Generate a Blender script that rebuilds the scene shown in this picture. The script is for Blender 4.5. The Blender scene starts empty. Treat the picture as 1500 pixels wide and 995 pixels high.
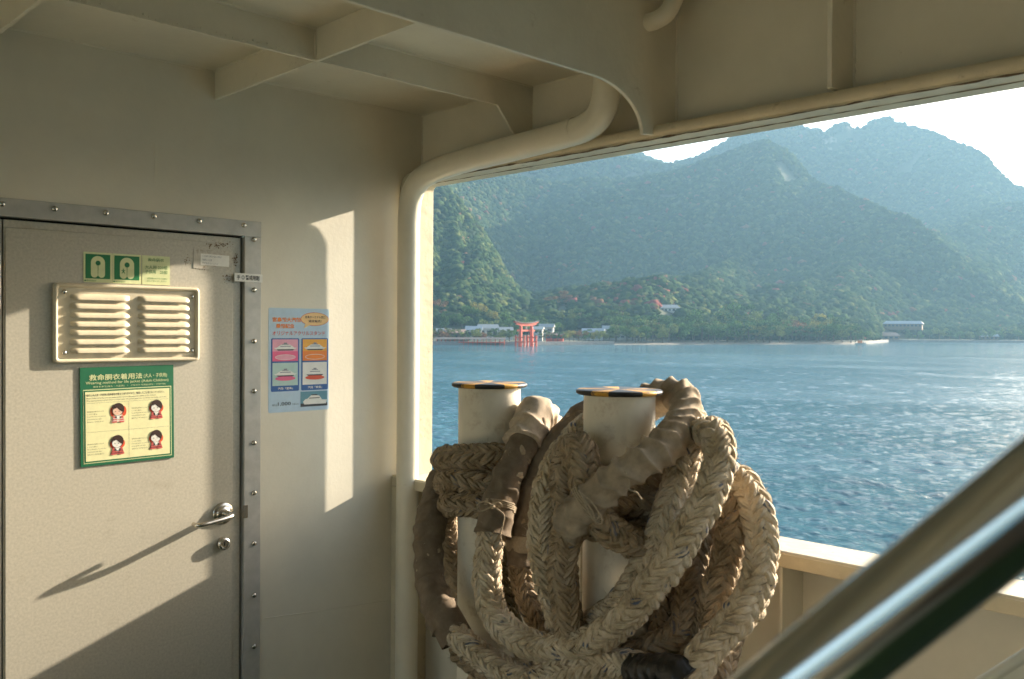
import bpy, math, random
import numpy as np
from mathutils import Vector, noise as mnoise

R = math.radians
rng = random.Random(7)
scn = bpy.context.scene
col = scn.collection

# ------------------------------------------------------------------ camera
F = 1340.0                      # focal length in pixels of a 1500 px wide frame
AZ, PITCH, ROLL = R(45.8), R(0.6), R(0.35)
fwd = Vector((math.cos(AZ)*math.cos(PITCH), math.sin(AZ)*math.cos(PITCH), -math.sin(PITCH)))
r0 = Vector((math.sin(AZ), -math.cos(AZ), 0))
u0 = r0.cross(fwd)
cright = r0*math.cos(ROLL) + u0*math.sin(ROLL)
cup = u0*math.cos(ROLL) - r0*math.sin(ROLL)
cam_d = bpy.data.cameras.new('camera')
cam = bpy.data.objects.new('camera', cam_d); col.objects.link(cam)
from mathutils import Matrix
cam.matrix_world = Matrix(((cright.x, cup.x, -fwd.x, 0), (cright.y, cup.y, -fwd.y, 0), (cright.z, cup.z, -fwd.z, 0), (0, 0, 0, 1)))
cam_d.sensor_fit = 'HORIZONTAL'; cam_d.sensor_width = 36
cam_d.lens = F/1500*36
cam_d.clip_start = 0.02; cam_d.clip_end = 20000
cam_d.dof.use_dof = True; cam_d.dof.focus_distance = 4.0; cam_d.dof.aperture_fstop = 7.5
scn.camera = cam

def ray(px, py):
    return (fwd + cright*((px-750)/F) + cup*((497.5-py)/F))
def P(px, py, d):               # point seen at a pixel, at a depth along the view axis
    return ray(px, py)*d
def onY(px, py, Y):
    v = ray(px, py); return v*(Y/v.y)
def onX(px, py, X):
    v = ray(px, py); return v*(X/v.x)

# ------------------------------------------------------------------ light
SUN_DIR = Vector((1.0, -0.2, 0.350)).normalized()     # towards the sun
sel = math.asin(SUN_DIR.z); saz = math.atan2(SUN_DIR.x, SUN_DIR.y)
w = bpy.data.worlds.new('World'); scn.world = w; w.use_nodes = True
nt = w.node_tree
bg = nt.nodes['Background']
sky = nt.nodes.new('ShaderNodeTexSky'); sky.sky_type = 'NISHITA'; sky.sun_disc = False
sky.sun_elevation = sel; sky.sun_rotation = saz
sky.air_density = 1.0; sky.dust_density = 2.0; sky.ozone_density = 1.0
wt = nt.nodes.new('ShaderNodeMix'); wt.data_type = 'RGBA'; wt.blend_type = 'MULTIPLY'; wt.inputs[0].default_value = 1.0
nt.links.new(sky.outputs[0], wt.inputs[6]); wt.inputs[7].default_value = (1.0, .93, .83, 1)      # late light through warm film stock
nt.links.new(wt.outputs[2], bg.inputs[0]); bg.inputs[1].default_value = 0.14
sd = bpy.data.lights.new('sun', 'SUN'); sd.energy = 5.0; sd.angle = R(0.7); sd.color = (1.0, 0.87, 0.70)
so = bpy.data.objects.new('sun', sd); col.objects.link(so)
so.rotation_euler = SUN_DIR.to_track_quat('Z', 'Y').to_euler(); so.location = (40, -8, 20)
scn.view_settings.view_transform = 'Standard'; scn.view_settings.look = 'None'
scn.view_settings.exposure = 2.2; scn.view_settings.gamma = 1.0
scn.view_settings.use_curve_mapping = False
scn.cycles.max_bounces = 10; scn.cycles.diffuse_bounces = 6; scn.cycles.volume_bounces = 1
scn.cycles.use_denoising = True
scn.cycles.sample_clamp_indirect = 12

# ------------------------------------------------------------------ helpers
OFF = {}
def tag(o, label=None, cat=None, group=None, kind=None):
    if label: o['label'] = label
    if cat: o['category'] = cat
    if group: o['group'] = group
    if kind: o['kind'] = kind
    return o
def empty(name, loc, label=None, cat=None, group=None, kind=None):
    o = bpy.data.objects.new(name, None); col.objects.link(o)
    o.location = loc; o.empty_display_size = 0.1
    OFF[o] = Vector(loc)
    return tag(o, label, cat, group, kind)

class MB:
    def __init__(s):
        s.v = []; s.f = []; s.m = []; s.uv = None
    def add(s, vs, fs, m=0):
        n = len(s.v); s.v += [tuple(p) for p in vs]
        for f in fs: s.f.append(tuple(i+n for i in f)); s.m.append(m)
        return s
    def box(s, x0, x1, y0, y1, z0, z1, m=0):
        vs = [(x, y, z) for z in (z0, z1) for y in (y0, y1) for x in (x0, x1)]
        return s.add(vs, [(0,2,3,1),(4,5,7,6),(0,1,5,4),(2,6,7,3),(0,4,6,2),(1,3,7,5)], m)
    def prism(s, poly, axis, a, b, m=0):     # poly: list of 2D points, extruded along axis from a to b
        def mk(p, t):
            return {'x': (t, p[0], p[1]), 'y': (p[0], t, p[1]), 'z': (p[0], p[1], t)}[axis]
        n = len(poly)
        vs = [mk(p, a) for p in poly] + [mk(p, b) for p in poly]
        fs = [tuple(range(n))[::-1], tuple(range(n, 2*n))] + [(i, (i+1) % n, n+(i+1) % n, n+i) for i in range(n)]
        return s.add(vs, fs, m)
    def tube(s, pts, r, n=16, cap=True, m=0):
        pts = [Vector(p) for p in pts]
        rs = r if isinstance(r, (list, tuple)) else [r]*len(pts)
        fr = frames(pts); vs = []
        for p, (t, a, b), rr in zip(pts, fr, rs):
            for k in range(n):
                th = 2*math.pi*k/n
                vs.append(p + a*(rr*math.cos(th)) + b*(rr*math.sin(th)))
        fs = []
        for i in range(len(pts)-1):
            for k in range(n):
                fs.append((i*n+k, i*n+(k+1) % n, (i+1)*n+(k+1) % n, (i+1)*n+k))
        if cap:
            fs.append(tuple(range(n))[::-1]); e = (len(pts)-1)*n; fs.append(tuple(range(e, e+n)))
        return s.add(vs, fs, m)
    def lathe(s, prof, c=(0, 0, 0), axis='z', n=32, m=0):
        vs = []; c = Vector(c)
        for (r, h) in prof:
            for k in range(n):
                th = 2*math.pi*k/n; x, y = r*math.cos(th), r*math.sin(th)
                vs.append(c + Vector({'z': (x, y, h), 'y': (x, h, y), 'x': (h, x, y)}[axis]))
        fs = []
        for i in range(len(prof)-1):
            for k in range(n):
                fs.append((i*n+k, i*n+(k+1) % n, (i+1)*n+(k+1) % n, (i+1)*n+k))
        fs.append(tuple(range(n))[::-1]); e = (len(prof)-1)*n; fs.append(tuple(range(e, e+n)))
        return s.add(vs, fs, m)
    def build(s, name, mats, parent=None, smooth=False, bevel=0, seg=2, off=None, sharp=40):
        if not isinstance(mats, (list, tuple)): mats = [mats]
        o0 = off if off is not None else (OFF[parent] if parent is not None else Vector((0, 0, 0)))
        o0 = Vector(o0)
        me = bpy.data.meshes.new(name)
        me.from_pydata([(p[0]-o0.x, p[1]-o0.y, p[2]-o0.z) for p in s.v], [], s.f)
        for m in mats: me.materials.append(m)
        if len(mats) > 1: me.polygons.foreach_set('material_index', s.m)
        o = bpy.data.objects.new(name, me); col.objects.link(o)
        if parent is not None: o.parent = parent
        elif off is not None: o.location = o0
        OFF[o] = o0
        import bmesh
        bm = bmesh.new(); bm.from_mesh(me)
        bmesh.ops.recalc_face_normals(bm, faces=bm.faces)
        bm.to_mesh(me); bm.free()
        if bevel:
            b = o.modifiers.new('bevel', 'BEVEL'); b.width = bevel; b.segments = seg; b.limit_method = 'ANGLE'; b.angle_limit = R(35)
        if smooth or bevel:
            me.polygons.foreach_set('use_smooth', [True]*len(me.polygons))
            try: me.set_sharp_from_angle(angle=R(sharp))
            except Exception: pass
        return o

def frames(pts):
    n = len(pts); out = []
    prev = None
    for i in range(n):
        t = (pts[min(i+1, n-1)] - pts[max(i-1, 0)])
        t = t.normalized() if t.length > 1e-9 else Vector((0, 0, 1))
        if prev is None:
            a = Vector((0, 0, 1)).cross(t)
            if a.length < 0.1: a = Vector((1, 0, 0)).cross(t)
            a.normalize()
        else:
            a = prev - t*prev.dot(t); a.normalize()
        out.append((t, a, t.cross(a))); prev = a
    return out
def catmull(pts, ds):
    pts = [Vector(p) for p in pts]
    q = [pts[0]*2-pts[1]] + pts + [pts[-1]*2-pts[-2]]
    out = []
    for i in range(1, len(q)-2):
        p0, p1, p2, p3 = q[i-1:i+3]
        d0 = max((p1-p0).length, 1e-6)**.5; d1 = max((p2-p1).length, 1e-6)**.5; d2 = max((p3-p2).length, 1e-6)**.5
        m1 = (p2-p1) + ((p1-p0)/d0 - (p2-p0)/(d0+d1))*d1
        m2 = (p2-p1) + ((p3-p2)/d2 - (p3-p1)/(d1+d2))*d1
        for k in range(16):
            t = k/16; t2 = t*t; t3 = t2*t
            out.append(p1*(2*t3-3*t2+1) + m1*(t3-2*t2+t) + p2*(-2*t3+3*t2) + m2*(t3-t2))
    out.append(q[-2])
    A = np.array([tuple(p) for p in out]); L = np.concatenate([[0], np.cumsum(np.linalg.norm(np.diff(A, axis=0), axis=1))])
    n = max(2, int(L[-1]/ds)+1); s = np.linspace(0, L[-1], n)
    return [Vector(p) for p in np.stack([np.interp(s, L, A[:, k]) for k in range(3)], 1)]

# ------------------------------------------------------------------ materials
def mat(name, base, rough=0.5, metal=0.0, nscale=None, namp=0.0, bump=0.0, bscale=60, bdetail=3, spec=0.5, dirt=None, bdist=0.002, coords='Object'):
    m = bpy.data.materials.new(name); m.use_nodes = True
    t = m.node_tree; b = t.nodes['Principled BSDF']
    b.inputs['Base Color'].default_value = (*base, 1); b.inputs['Roughness'].default_value = rough
    b.inputs['Metallic'].default_value = metal; b.inputs['Specular IOR Level'].default_value = spec
    tc = t.nodes.new('ShaderNodeTexCoord'); src = tc.outputs[coords]
    cur = None
    if nscale:
        nz = t.nodes.new('ShaderNodeTexNoise'); nz.inputs['Scale'].default_value = nscale; nz.inputs['Detail'].default_value = 6
        nz.inputs['Roughness'].default_value = 0.65
        t.links.new(src, nz.inputs['Vector'])
        mr = t.nodes.new('ShaderNodeMapRange'); mr.inputs[1].default_value = 0.3; mr.inputs[2].default_value = 0.7
        mr.inputs[3].default_value = 1-namp; mr.inputs[4].default_value = 1+namp
        t.links.new(nz.outputs[0], mr.inputs[0])
        mx = t.nodes.new('ShaderNodeVectorMath'); mx.operation = 'SCALE'; mx.inputs[0].default_value = base
        t.links.new(mr.outputs[0], mx.inputs['Scale']); cur = mx.outputs[0]
    if dirt:                                    # (colour, scale, lo, hi): patchy stains of their own shape
        nz = t.nodes.new('ShaderNodeTexNoise'); nz.inputs['Scale'].default_value = dirt[1]; nz.inputs['Detail'].default_value = 8
        nz.inputs['Roughness'].default_value = 0.7
        t.links.new(src, nz.inputs['Vector'])
        mr = t.nodes.new('ShaderNodeMapRange'); mr.inputs[1].default_value = dirt[2]; mr.inputs[2].default_value = dirt[3]
        mr.inputs[4].default_value = dirt[4] if len(dirt) > 4 else 1.0
        t.links.new(nz.outputs[0], mr.inputs[0])
        mx = t.nodes.new('ShaderNodeMix'); mx.data_type = 'RGBA'
        t.links.new(mr.outputs[0], mx.inputs[0])
        if cur: t.links.new(cur, mx.inputs[6])
        else: mx.inputs[6].default_value = (*base, 1)
        mx.inputs[7].default_value = (*dirt[0], 1); cur = mx.outputs[2]
    if cur: t.links.new(cur, b.inputs['Base Color'])
    if bump:
        nz = t.nodes.new('ShaderNodeTexNoise'); nz.inputs['Scale'].default_value = bscale; nz.inputs['Detail'].default_value = bdetail
        t.links.new(src, nz.inputs['Vector'])
        bp = t.nodes.new('ShaderNodeBump'); bp.inputs['Strength'].default_value = bump; bp.inputs['Distance'].default_value = bdist
        t.links.new(nz.outputs[0], bp.inputs['Height']); t.links.new(bp.outputs[0], b.inputs['Normal'])
    return m
def flat(name, c, rough=0.45):
    key = 'print_'+name
    return bpy.data.materials.get(key) or mat(key, c, rough, nscale=40, namp=0.06)

PAINT = (0.67, 0.625, 0.51)
M_paint = mat('cream_ship_paint', PAINT, 0.42, nscale=3.0, namp=0.08, bump=0.5, bscale=45, bdetail=6, dirt=((0.30, 0.20, 0.10), 13, 0.645, 0.76, 0.6), bdist=0.003)
M_wall = mat('cream_wall_paint', PAINT, 0.45, nscale=2.2, namp=0.08, bump=0.16, bscale=70, bdetail=6, dirt=((0.30, 0.22, 0.12), 17, 0.67, 0.76, 0.6), bdist=0.003)
M_pipe = mat('cream_pipe_paint', (0.66, 0.61, 0.49), 0.30, nscale=6, namp=0.06, bump=0.3, bscale=26, bdist=0.003, dirt=((0.34, 0.24, 0.13), 16, 0.66, 0.77, 0.5))
M_frame = mat('weathered_frame_paint', (0.55, 0.48, 0.34), 0.45, nscale=8, namp=0.12, bump=0.5, bscale=40, bdetail=6, dirt=((0.16, 0.10, 0.05), 18, 0.60, 0.74, 0.8), bdist=0.004)
M_bollard = mat('bollard_paint', (0.66, 0.61, 0.50), 0.45, nscale=10, namp=0.08, bump=0.6, bscale=38, bdetail=7, dirt=((0.33, 0.23, 0.13), 15, 0.56, 0.74, 0.7), bdist=0.002)
M_black = mat('black_paint', (0.014, 0.013, 0.013), 0.5, nscale=30, namp=0.3, dirt=((0.35, 0.28, 0.18), 60, 0.64, 0.70, 0.8))
M_yellow = mat('yellow_paint', (0.60, 0.30, 0.03), 0.5, nscale=30, namp=0.2, dirt=((0.08, 0.05, 0.03), 60, 0.52, 0.62, 0.8))
M_door = mat('door_skin', (0.45, 0.42, 0.345), 0.34, nscale=140, namp=0.15, bump=0.2, bscale=300, dirt=((0.22, 0.17, 0.11), 9, 0.58, 0.80, 0.45), bdist=0.001)
M_alu = mat('dull_aluminium', (0.44, 0.43, 0.395), 0.5, metal=0.2, nscale=25, namp=0.12, bump=0.1, bscale=200)
M_vent = mat('vent_paint', (0.60, 0.53, 0.39), 0.38, nscale=30, namp=0.08, bump=0.3, bscale=120, bdist=0.001)
M_steel = mat('polished_steel', (0.60, 0.56, 0.50), 0.26, metal=1.0, nscale=20, namp=0.06)
M_rail = mat('stainless_rail', (0.52, 0.52, 0.51), 0.11, metal=1.0, nscale=8, namp=0.05)
M_blocker = mat('blocker_dark_brown', (0.10, 0.085, 0.065), 0.6, nscale=4, namp=0.1)
M_dark = mat('dark_gap', (0.02, 0.018, 0.015), 0.8)
M_floor_d = mat('dark_green_deck_mat', (0.035, 0.075, 0.03), 0.6, nscale=12, namp=0.2, bump=0.4, bscale=120)
M_floor = mat('green_deck_paint', (0.36, 0.365, 0.29), 0.6, nscale=12, namp=0.2, bump=0.4, bscale=120)
# ------------------------------------------------------------------ ship structure
M_seam = mat('seam_brown', (.13, .085, .045), .9, nscale=80, namp=.5)
YA, XO = 2.75, 2.19          # cabin wall plane, side plate plane
ZC, ZT, ZS, ZF = 0.815, 0.54, -0.55, -1.55

fl = MB(); fl.box(-3.2, -.9, -4.0, 4.2, ZF-0.02, ZF); fl.box(-.9, 2.30, -4.0, 4.2, ZF-0.02, ZF, 1)
fl.build('floor', [M_floor, M_floor_d]); tag(bpy.data.objects['floor'], 'green painted steel deck of the ferry', kind='structure')

# ceiling with its beam grid
ceil = MB(); ceil.box(-3.2, XO+0.02, 1.5875, 4.2, ZC, ZC+0.02); ceil.box(-3.2, XO+0.02, -1.8, 1.5875, ZC+.24, ZC+0.26)
ce = ceil.build('ceiling', M_paint); tag(ce, 'cream painted steel ceiling with welded beams', kind='structure')
def jag(n, seed, amp=0.0012):
    q = random.Random(seed); return [q.uniform(-amp, amp) for _ in range(n)]
def beam_x(y, zb, x0, x1, th=0.010, seed=1, n=160, zt=ZC-.001):      # web running along X with a slightly ragged weld edge
    m = MB(); jg = jag(n+1, seed); xs = [x0+(x1-x0)*i/n for i in range(n+1)]
    vs = []
    for yy in (y, y+th):
        for i, x in enumerate(xs): vs += [(x, yy, zb+jg[i]), (x, yy, zt)]
    fs = []; N = 2*(n+1)
    for i in range(n):
        a = 2*i; fs += [(a, a+2, a+3, a+1), (N+a, N+a+1, N+a+3, N+a+2), (a, N+a, N+a+2, a+2)]
    fs += [(0, 1, N+1, N), (2*n, N+2*n, N+2*n+1, 2*n+1)]
    return m.add(vs, fs)
# transverse girder: deep, with a rounded bracket at the side plate
g = MB(); poly = [(-3.18, ZC+.239), (-3.18, 0.668), (1.83, 0.668)]
xb0, xb1, zb = 1.83, 2.035, 0.547
for k in range(1, 13):
    t = k/12*math.pi/2
    poly.append((xb0+(xb1-xb0)*math.sin(t), zb+(0.668-zb)*math.cos(t)))
poly += [(XO, 0.56), (XO, ZC+.239)]
g.prism(poly, 'y', 1.575, 1.587)
g.build('deep_girder', M_paint, ce, bevel=0.002)
g = MB(); 
vs_t = beam_x(2.16, 0.728, -3.17, XO, seed=3); vs_t.prism([(2.03, .728), (XO, .728), (XO, .62), (2.13, .62)], 'y', 2.1603, 2.1697)
vs_t.build('ceiling_beam', M_paint, ce)
for y in (0.93, 0.30, -0.40): beam_x(y, 0.96, -3.17, XO, seed=int(y*100)+500, zt=ZC+.239).build('ceiling_beam', M_paint, ce)
def beam_y(x, y0, y1, seed):
    m = MB(); n = 60; jg = jag(n+1, seed, .0007); vs = []
    for xx in (x, x+.010):
        for i in range(n+1): vs += [(xx, y0+(y1-y0)*i/n, .7265+jg[i]), (xx, y0+(y1-y0)*i/n, ZC-.001)]
    fs = []; N = 2*(n+1)
    for i in range(n):
        a = 2*i; fs += [(a, a+2, a+3, a+1), (N+a, N+a+1, N+a+3, N+a+2), (a, N+a, N+a+2, a+2)]
    fs += [(0, 1, N+1, N), (2*n, N+2*n, N+2*n+1, 2*n+1)]
    return m.add(vs, fs)
k = 0
for x in (1.35, 0.665, -0.02, -0.70, -1.4):
    for (a, b) in ((2.172, YA-.001), (1.589, 2.158)):
        k += 1; beam_y(x, a, b, k+40).build('ceiling_beam', M_paint, ce)
# weld beads on the beam crossing
wb = MB()
for i in range(46):
    x = 0.70+i*0.014+rng.uniform(-.003, .003); wb.lathe([(0.0005, -.002), (.0028, -.001), (.0028, .001), (.0005, .002)], (x, 2.157, .7285+rng.uniform(-.002, .012)), 'x', 6)
wb.build('weld_bead', M_paint, ce, smooth=True)

def fillet(pts, seed):
    q = random.Random(seed); c = catmull(pts, .012); m_ = MB(); m_.tube([p+Vector((q.uniform(-.0008, .0008), q.uniform(-.0008, .0008), q.uniform(-.0008, .0008))) for p in c], [q.uniform(.0026, .0052) for _ in c], 7)
    m_.build('weld_seam', M_paint, ce, smooth=True, sharp=180)
fillet([(-.6, 2.158, ZC), (XO, 2.158, ZC)], 1); fillet([(-.6, YA-.001, ZC), (XO, YA-.001, ZC)], 2); fillet([(XO, 2.75, ZC), (XO, 1.60, ZC)], 3)
fillet([(1.349, 2.75, ZC), (1.349, 2.175, ZC)], 4); fillet([(XO-.001, 1.574, .57), (XO-.001, 1.574, 1.0)], 5); fillet([(1.355, YA-.001, .73), (1.355, YA-.001, ZC)], 6); fillet([(XO, YA-.001, .56), (XO, YA-.001, ZC)], 7)
fillet([(XO-.001, 1.042, .585), (XO-.001, 1.042, 1.0)], 8); fillet([(1.349, 2.159, .73), (1.349, 2.159, ZC)], 9); fillet([(2.105, 1.049, .579), (XO, 1.049, .579)], 10); fillet([(XO-.002, 1.56, .574), (XO-.002, -.8, .574)], 11)
# side wall (outboard): upper plate, stiffeners, opening frame, bulwark
sw = empty('side_wall', (XO, 0.6, ZF), 'cream steel ship side with a wide open window over the sea', 'wall', kind='thing')
m = MB(); m.box(XO, XO+.012, -1.8, 4.2, ZT+.004, ZC+.4); m.build('upper_panel', M_wall, sw)
for y in (1.043, 0.42, -0.2):
    m = MB(); m.box(2.075, XO-.0005, y, y+.012, ZT+.045, ZC+.238); m.build('stiffener', M_paint, sw, bevel=.0015)
# opening frame: head, jamb (rounded corner), far jamb; flange + half round bar
def ringY(yj, zc, rad, xin, xout, th):
    """L-shaped flange going down the jamb, round the corner and along the head, as strips in X"""
    inner = [(yj, -0.547)]; n = 8
    inner += [(yj, zc-rad)]
    for k in range(1, n+1):
        t = k/n*math.pi/2; inner.append((yj-rad*(1-math.cos(t)), zc-rad*(1-math.sin(t))))
    inner.append((-0.9, zc))
    return inner
def flange(yj, zc, rad, x0, x1, th):
    inn = ringY(yj, zc, rad, 0, 0, 0); out = ringY(yj+th, zc+th, rad+th, 0, 0, 0)
    m = MB(); n = len(inn); vs = []
    for p in inn: vs += [(x0, p[0], p[1]), (x1, p[0], p[1])]
    for p in out: vs += [(x0, p[0], p[1]), (x1, p[0], p[1])]
    fs = []
    for i in range(n-1):
        a = 2*i; b = 2*n+2*i
        fs += [(a, a+2, a+3, a+1), (b, b+1, b+3, b+2), (a, b, b+2, a+2), (a+1, a+3, b+3, b+1)]
    fs += [(0, 1, 2*n+1, 2*n), (2*n-2, 4*n-2, 4*n-1, 2*n-1)]
    return m.add(vs, fs)
fr = flange(2.708, ZT, 0.022, 2.088, 2.212, 0.010).build('opening_frame', M_frame, sw, bevel=.0015)
bar = [Vector((2.098, 2.731, -0.547))] + [Vector((2.098, 2.731, ZT-.03))]
cpts = [(2.731, .52), (2.728, .545), (2.715, .559), (2.69, .562), (2.2, .562), (1.7, .562), (1.0, .562), (0, .562), (-0.9, .562)]
m = MB(); m.tube(catmull([(2.100, 2.731, -.547), (2.100, 2.731, 0), (2.100, 2.731, .45)] + [(2.100, y, z) for y, z in cpts], .02), .0195, 14)
m.build('round_bar', M_frame, fr, smooth=True)
m = MB(); qj = random.Random(5); ys_ = [2.70-i*.03 for i in range(120)]  # dark brown lines added to darken the crevice under the round bar
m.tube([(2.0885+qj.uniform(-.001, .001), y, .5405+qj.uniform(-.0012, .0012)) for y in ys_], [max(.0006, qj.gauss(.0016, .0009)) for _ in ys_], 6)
m.build('dark_seam', M_seam, fr, smooth=True)
m = MB(); m.tube([(2.150+qj.uniform(-.001, .001), y, .5392) for y in ys_], [max(.0004, qj.gauss(.0010, .0007)) for _ in ys_], 6); m.build('dark_seam', M_seam, fr, smooth=True)
m = MB(); m.box(2.105, XO-.0003, 2.7505-.02, 2.7495, -.547, .555); m.build('jamb_plate', M_frame, sw, bevel=.002)
m = MB(); m.box(2.09, 2.20, -0.9, -0.9, ZS, ZC); m.build('jamb_plate', M_frame, sw)
# bulwark
bw = MB(); bw.box(XO, XO+.012, -4.0, 4.2, ZF-.3, ZS-.004)
bwo = bw.build('bulwark', M_wall, sw)
m = MB(); m.box(2.058, 2.214, -0.9, 2.7475, ZS-.006, ZS+.004)
m.box(2.050, 2.0575, -0.9, 2.7475, ZS-.032, ZS+.002)
m.tube([(2.060, -0.9, ZS), (2.060, 2.7475, ZS)], .008, 10)
m.build('cap_rail', M_frame, bwo, bevel=.0015)
for y in (1.165, 0.30, -0.6, 1.84):
    m = MB(); m.box(2.085, XO-.0005, y, y+.008, ZF+.001, ZS-.033); m.build('bulwark_stiffener', M_paint, bwo)
m = MB(); m.box(2.05, XO-.0003, 2.712, 2.7497, ZF+.001, ZS-.033); m.build('corner_post', M_frame, sw, bevel=.003)

# ship hull under the deck, other side of the covered deck, added light-blocking wall aft
h = MB(); h.box(2.215, 2.235, -6, 6, -10.3, ZF-.3); h.box(2.15, 2.215, -6, 6, ZF-.30, ZF-.022)
tag(h.build('ship_hull', M_paint), 'cream plating of the ferry side below the deck', 'ship side')
o = MB(); o.box(-3.2, -3.18, -1.8, 4.2, ZF, ZS); o.box(-3.2, -3.18, -1.8, 4.2, ZC-.02, ZC+.23); o.box(-3.2, -3.12, 1.4, 1.48, ZS, ZC-.02)

tag(o.build('opposite_wall', M_wall), 'cream ship side with an open window on the far side of the deck', 'wall', kind='thing')

aw = MB(); aw.box(-3.17, XO-.001, -1.80, -1.76, ZF, ZC+.238)  # unseen wall added to block light from behind the viewer
tag(aw.build('aft_light_blocker', M_blocker), 'unseen dark brown wall added behind the viewer to block aft light', 'wall', kind='thing')
# ---------------- cabin wall with the doors
def Wp(px, py, Y=YA): 
    p = onY(px, py, Y); return p.x, p.z
xR, _ = Wp(381, 500); xr, _ = Wp(357, 500); xL, _ = Wp(6, 500)
ztop = (Wp(200, 309)[1] + Wp(330, 320.5)[1])/2
zgap = (Wp(200, 333.5)[1] + Wp(340, 344)[1])/2
XL2 = xL-0.74
cw = empty('cabin_wall', (xR, YA, ZF), 'cream painted steel cabin wall around the grey doors', 'wall', kind='thing')
m = MB(); m.box(-3.2, XL2-.03, YA, YA+.04, ZF, ZC-.001); m.box(xr+.02, XO+.01, YA, YA+.04, ZF, ZC-.001)
m.box(XL2-.03, xr+.02, YA, YA+.04, zgap+.02, ZC-.001); m.box(XL2-.03, xr+.02, YA+.05, YA+.09, ZF, zgap+.02, 1)
m.build('wall_panel', [M_wall, M_dark], cw)
# door surround of flat aluminium strip, mitred
m = MB()
m.box(XL2-.06, xR, YA-.006, YA-.0005, zgap, ztop); m.box(xr, xR, YA-.006, YA-.0005, ZF, zgap-.0004)
m.box(xr, xr+.003, YA-.0004, YA+.03, ZF, zgap-.003); m.box(XL2-.03, xr, YA-.0004, YA+.03, zgap, zgap+.003)
fs_ = m.build('door_surround', M_alu, cw, bevel=.0012)
m = MB(); m.lathe([(.0085, 0), (.0085, -.002), (.007, -.0055), (.004, -.0075), (.0008, -.008)], (0, 0, 0), 'y', 14)
m.box(-.004, .004, -.0085, -.0078, -.0007, .0007)
scr = m.build('screw', M_steel, fs_, smooth=True, off=(0, 0, 0))
spots = [((px), y) for px, y in ((-72, 292), (3, 299), (80, 306), (155, 312), (225, 317), (292, 324), (357, 330))]
first = True
pts2 = [Wp(px, y, YA-.006) for px, y in spots] + [Wp(372, y, YA-.006) for y in (351, 425, 500, 573, 649, 722, 796, 872, 947, 1022, 1095)]
for (x, z) in pts2:
    s_ = scr if first else scr.copy()
    if not first: col.objects.link(s_)
    first = False; s_.parent = fs_
    s_.location = Vector((x, YA-.006, z)) - OFF[fs_]; s_.rotation_euler = (0, rng.uniform(0, 3), 0)
# faint weld seam on the wall, patch lumps
m = MB(); pts = []
for i in range(60):
    t = i/59; x, z = Wp(388+192*t, 906-27*t); pts.append((x, YA-.0002, z+rng.uniform(-.0008, .0008)))
m.tube(pts, [.0016+.0006*rng.random() for _ in pts], 6); m.build('weld_seam', M_wall, cw, smooth=True)
m = MB(); z0 = Wp(225, 240)[1]; x0 = Wp(226, 240)[0]
m.tube([(x0, YA, z0+.07), (x0+.002, YA, z0), (x0+.001, YA, z0-.06)], .0013, 6); m.build('weld_seam', M_wall, cw, smooth=True)

# ---------------- doors
YD = YA+.004
zd = zgap-.007
dr = empty('steel_door', (xr-.004, YD, ZF), 'speckled grey-beige steel cabin door with vent, lever handle and life jacket signs', 'door', kind='thing')
x1 = xr-.008
m = MB(); m.box(xL, x1, YD+.004, YD+.04, ZF+.01, zd)
ins = .028
m.box(xL+.004, x1-ins, YD+.0002, YD+.0038, ZF+.03, zd-ins*.75)
pan = m.build('door_panel', M_door, dr, bevel=.0012)
# second leaf on the left
dl = empty('steel_door', (XL2, YD, ZF), 'neighbouring grey steel door cut off by the left photo edge', 'door', kind='thing')
m = MB(); m.box(XL2, xL-.004, YD+.004, YD+.04, ZF+.01, zd); m.box(XL2+.02, xL-.012, YD+.0002, YD+.0038, ZF+.03, zd-.02); m.build('door_panel', M_door, dl, bevel=.0012)
m = MB(); m.box(xL-.045, xL-.010, YD-.014, YD, Wp(3, 452)[1], Wp(3, 371)[1]); m.build('pull_plate', mat('white_plastic', (.75, .73, .66), .4, nscale=20, namp=.03), dl, bevel=.003)

# vent grille
va = Wp(77, 415, YD); vb = Wp(290, 531, YD)
vx0, vx1, vz1, vz0 = va[0], vb[0], (Wp(77, 415, YD)[1]+Wp(289, 421, YD)[1])/2, (Wp(80, 532, YD)[1]+Wp(288, 529, YD)[1])/2
def rrect(x0, x1, z0, z1, r, n=6):
    out = []
    for cx, cz, a0 in ((x1-r, z0+r, -90), (x1-r, z1-r, 0), (x0+r, z1-r, 90), (x0+r, z0+r, 180)):
        for k in range(n+1):
            a = R(a0+90*k/n); out.append((cx+r*math.cos(a), cz+r*math.sin(a)))
    return out
m = MB()
def ringset(m, loops, y):      # connect equal-length loops at given y
    vs = []; n = len(loops[0])
    for L, yy in zip(loops, y): vs += [(p[0], yy, p[1]) for p in L]
    fs = []
    for i in range(len(loops)-1):
        for k_ in range(n): fs.append((i*n+k_, i*n+(k_+1) % n, (i+1)*n+(k_+1) % n, (i+1)*n+k_))
    fs.append(tuple(range((len(loops)-1)*n, len(loops)*n)))
    m.add(vs, fs)
L = lambda i, r: rrect(vx0+i, vx1-i, vz0+i, vz1-i, r)
ringset(m, [L(0, .012), L(0, .012), L(.0025, .010), L(.008, .008), L(.011, .007), L(.013, .006)], [YD, YD-.009, YD-.0125, YD-.0125, YD-.009, YD-.0035])
vent = m.build('vent_grille', M_vent, dr, smooth=True, sharp=60)
W_ = vx1-vx0; H_ = vz1-vz0
lz = [vz1-H_*f for f in (.175, .285, .40, .51, .62, .735, .845)]
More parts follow.
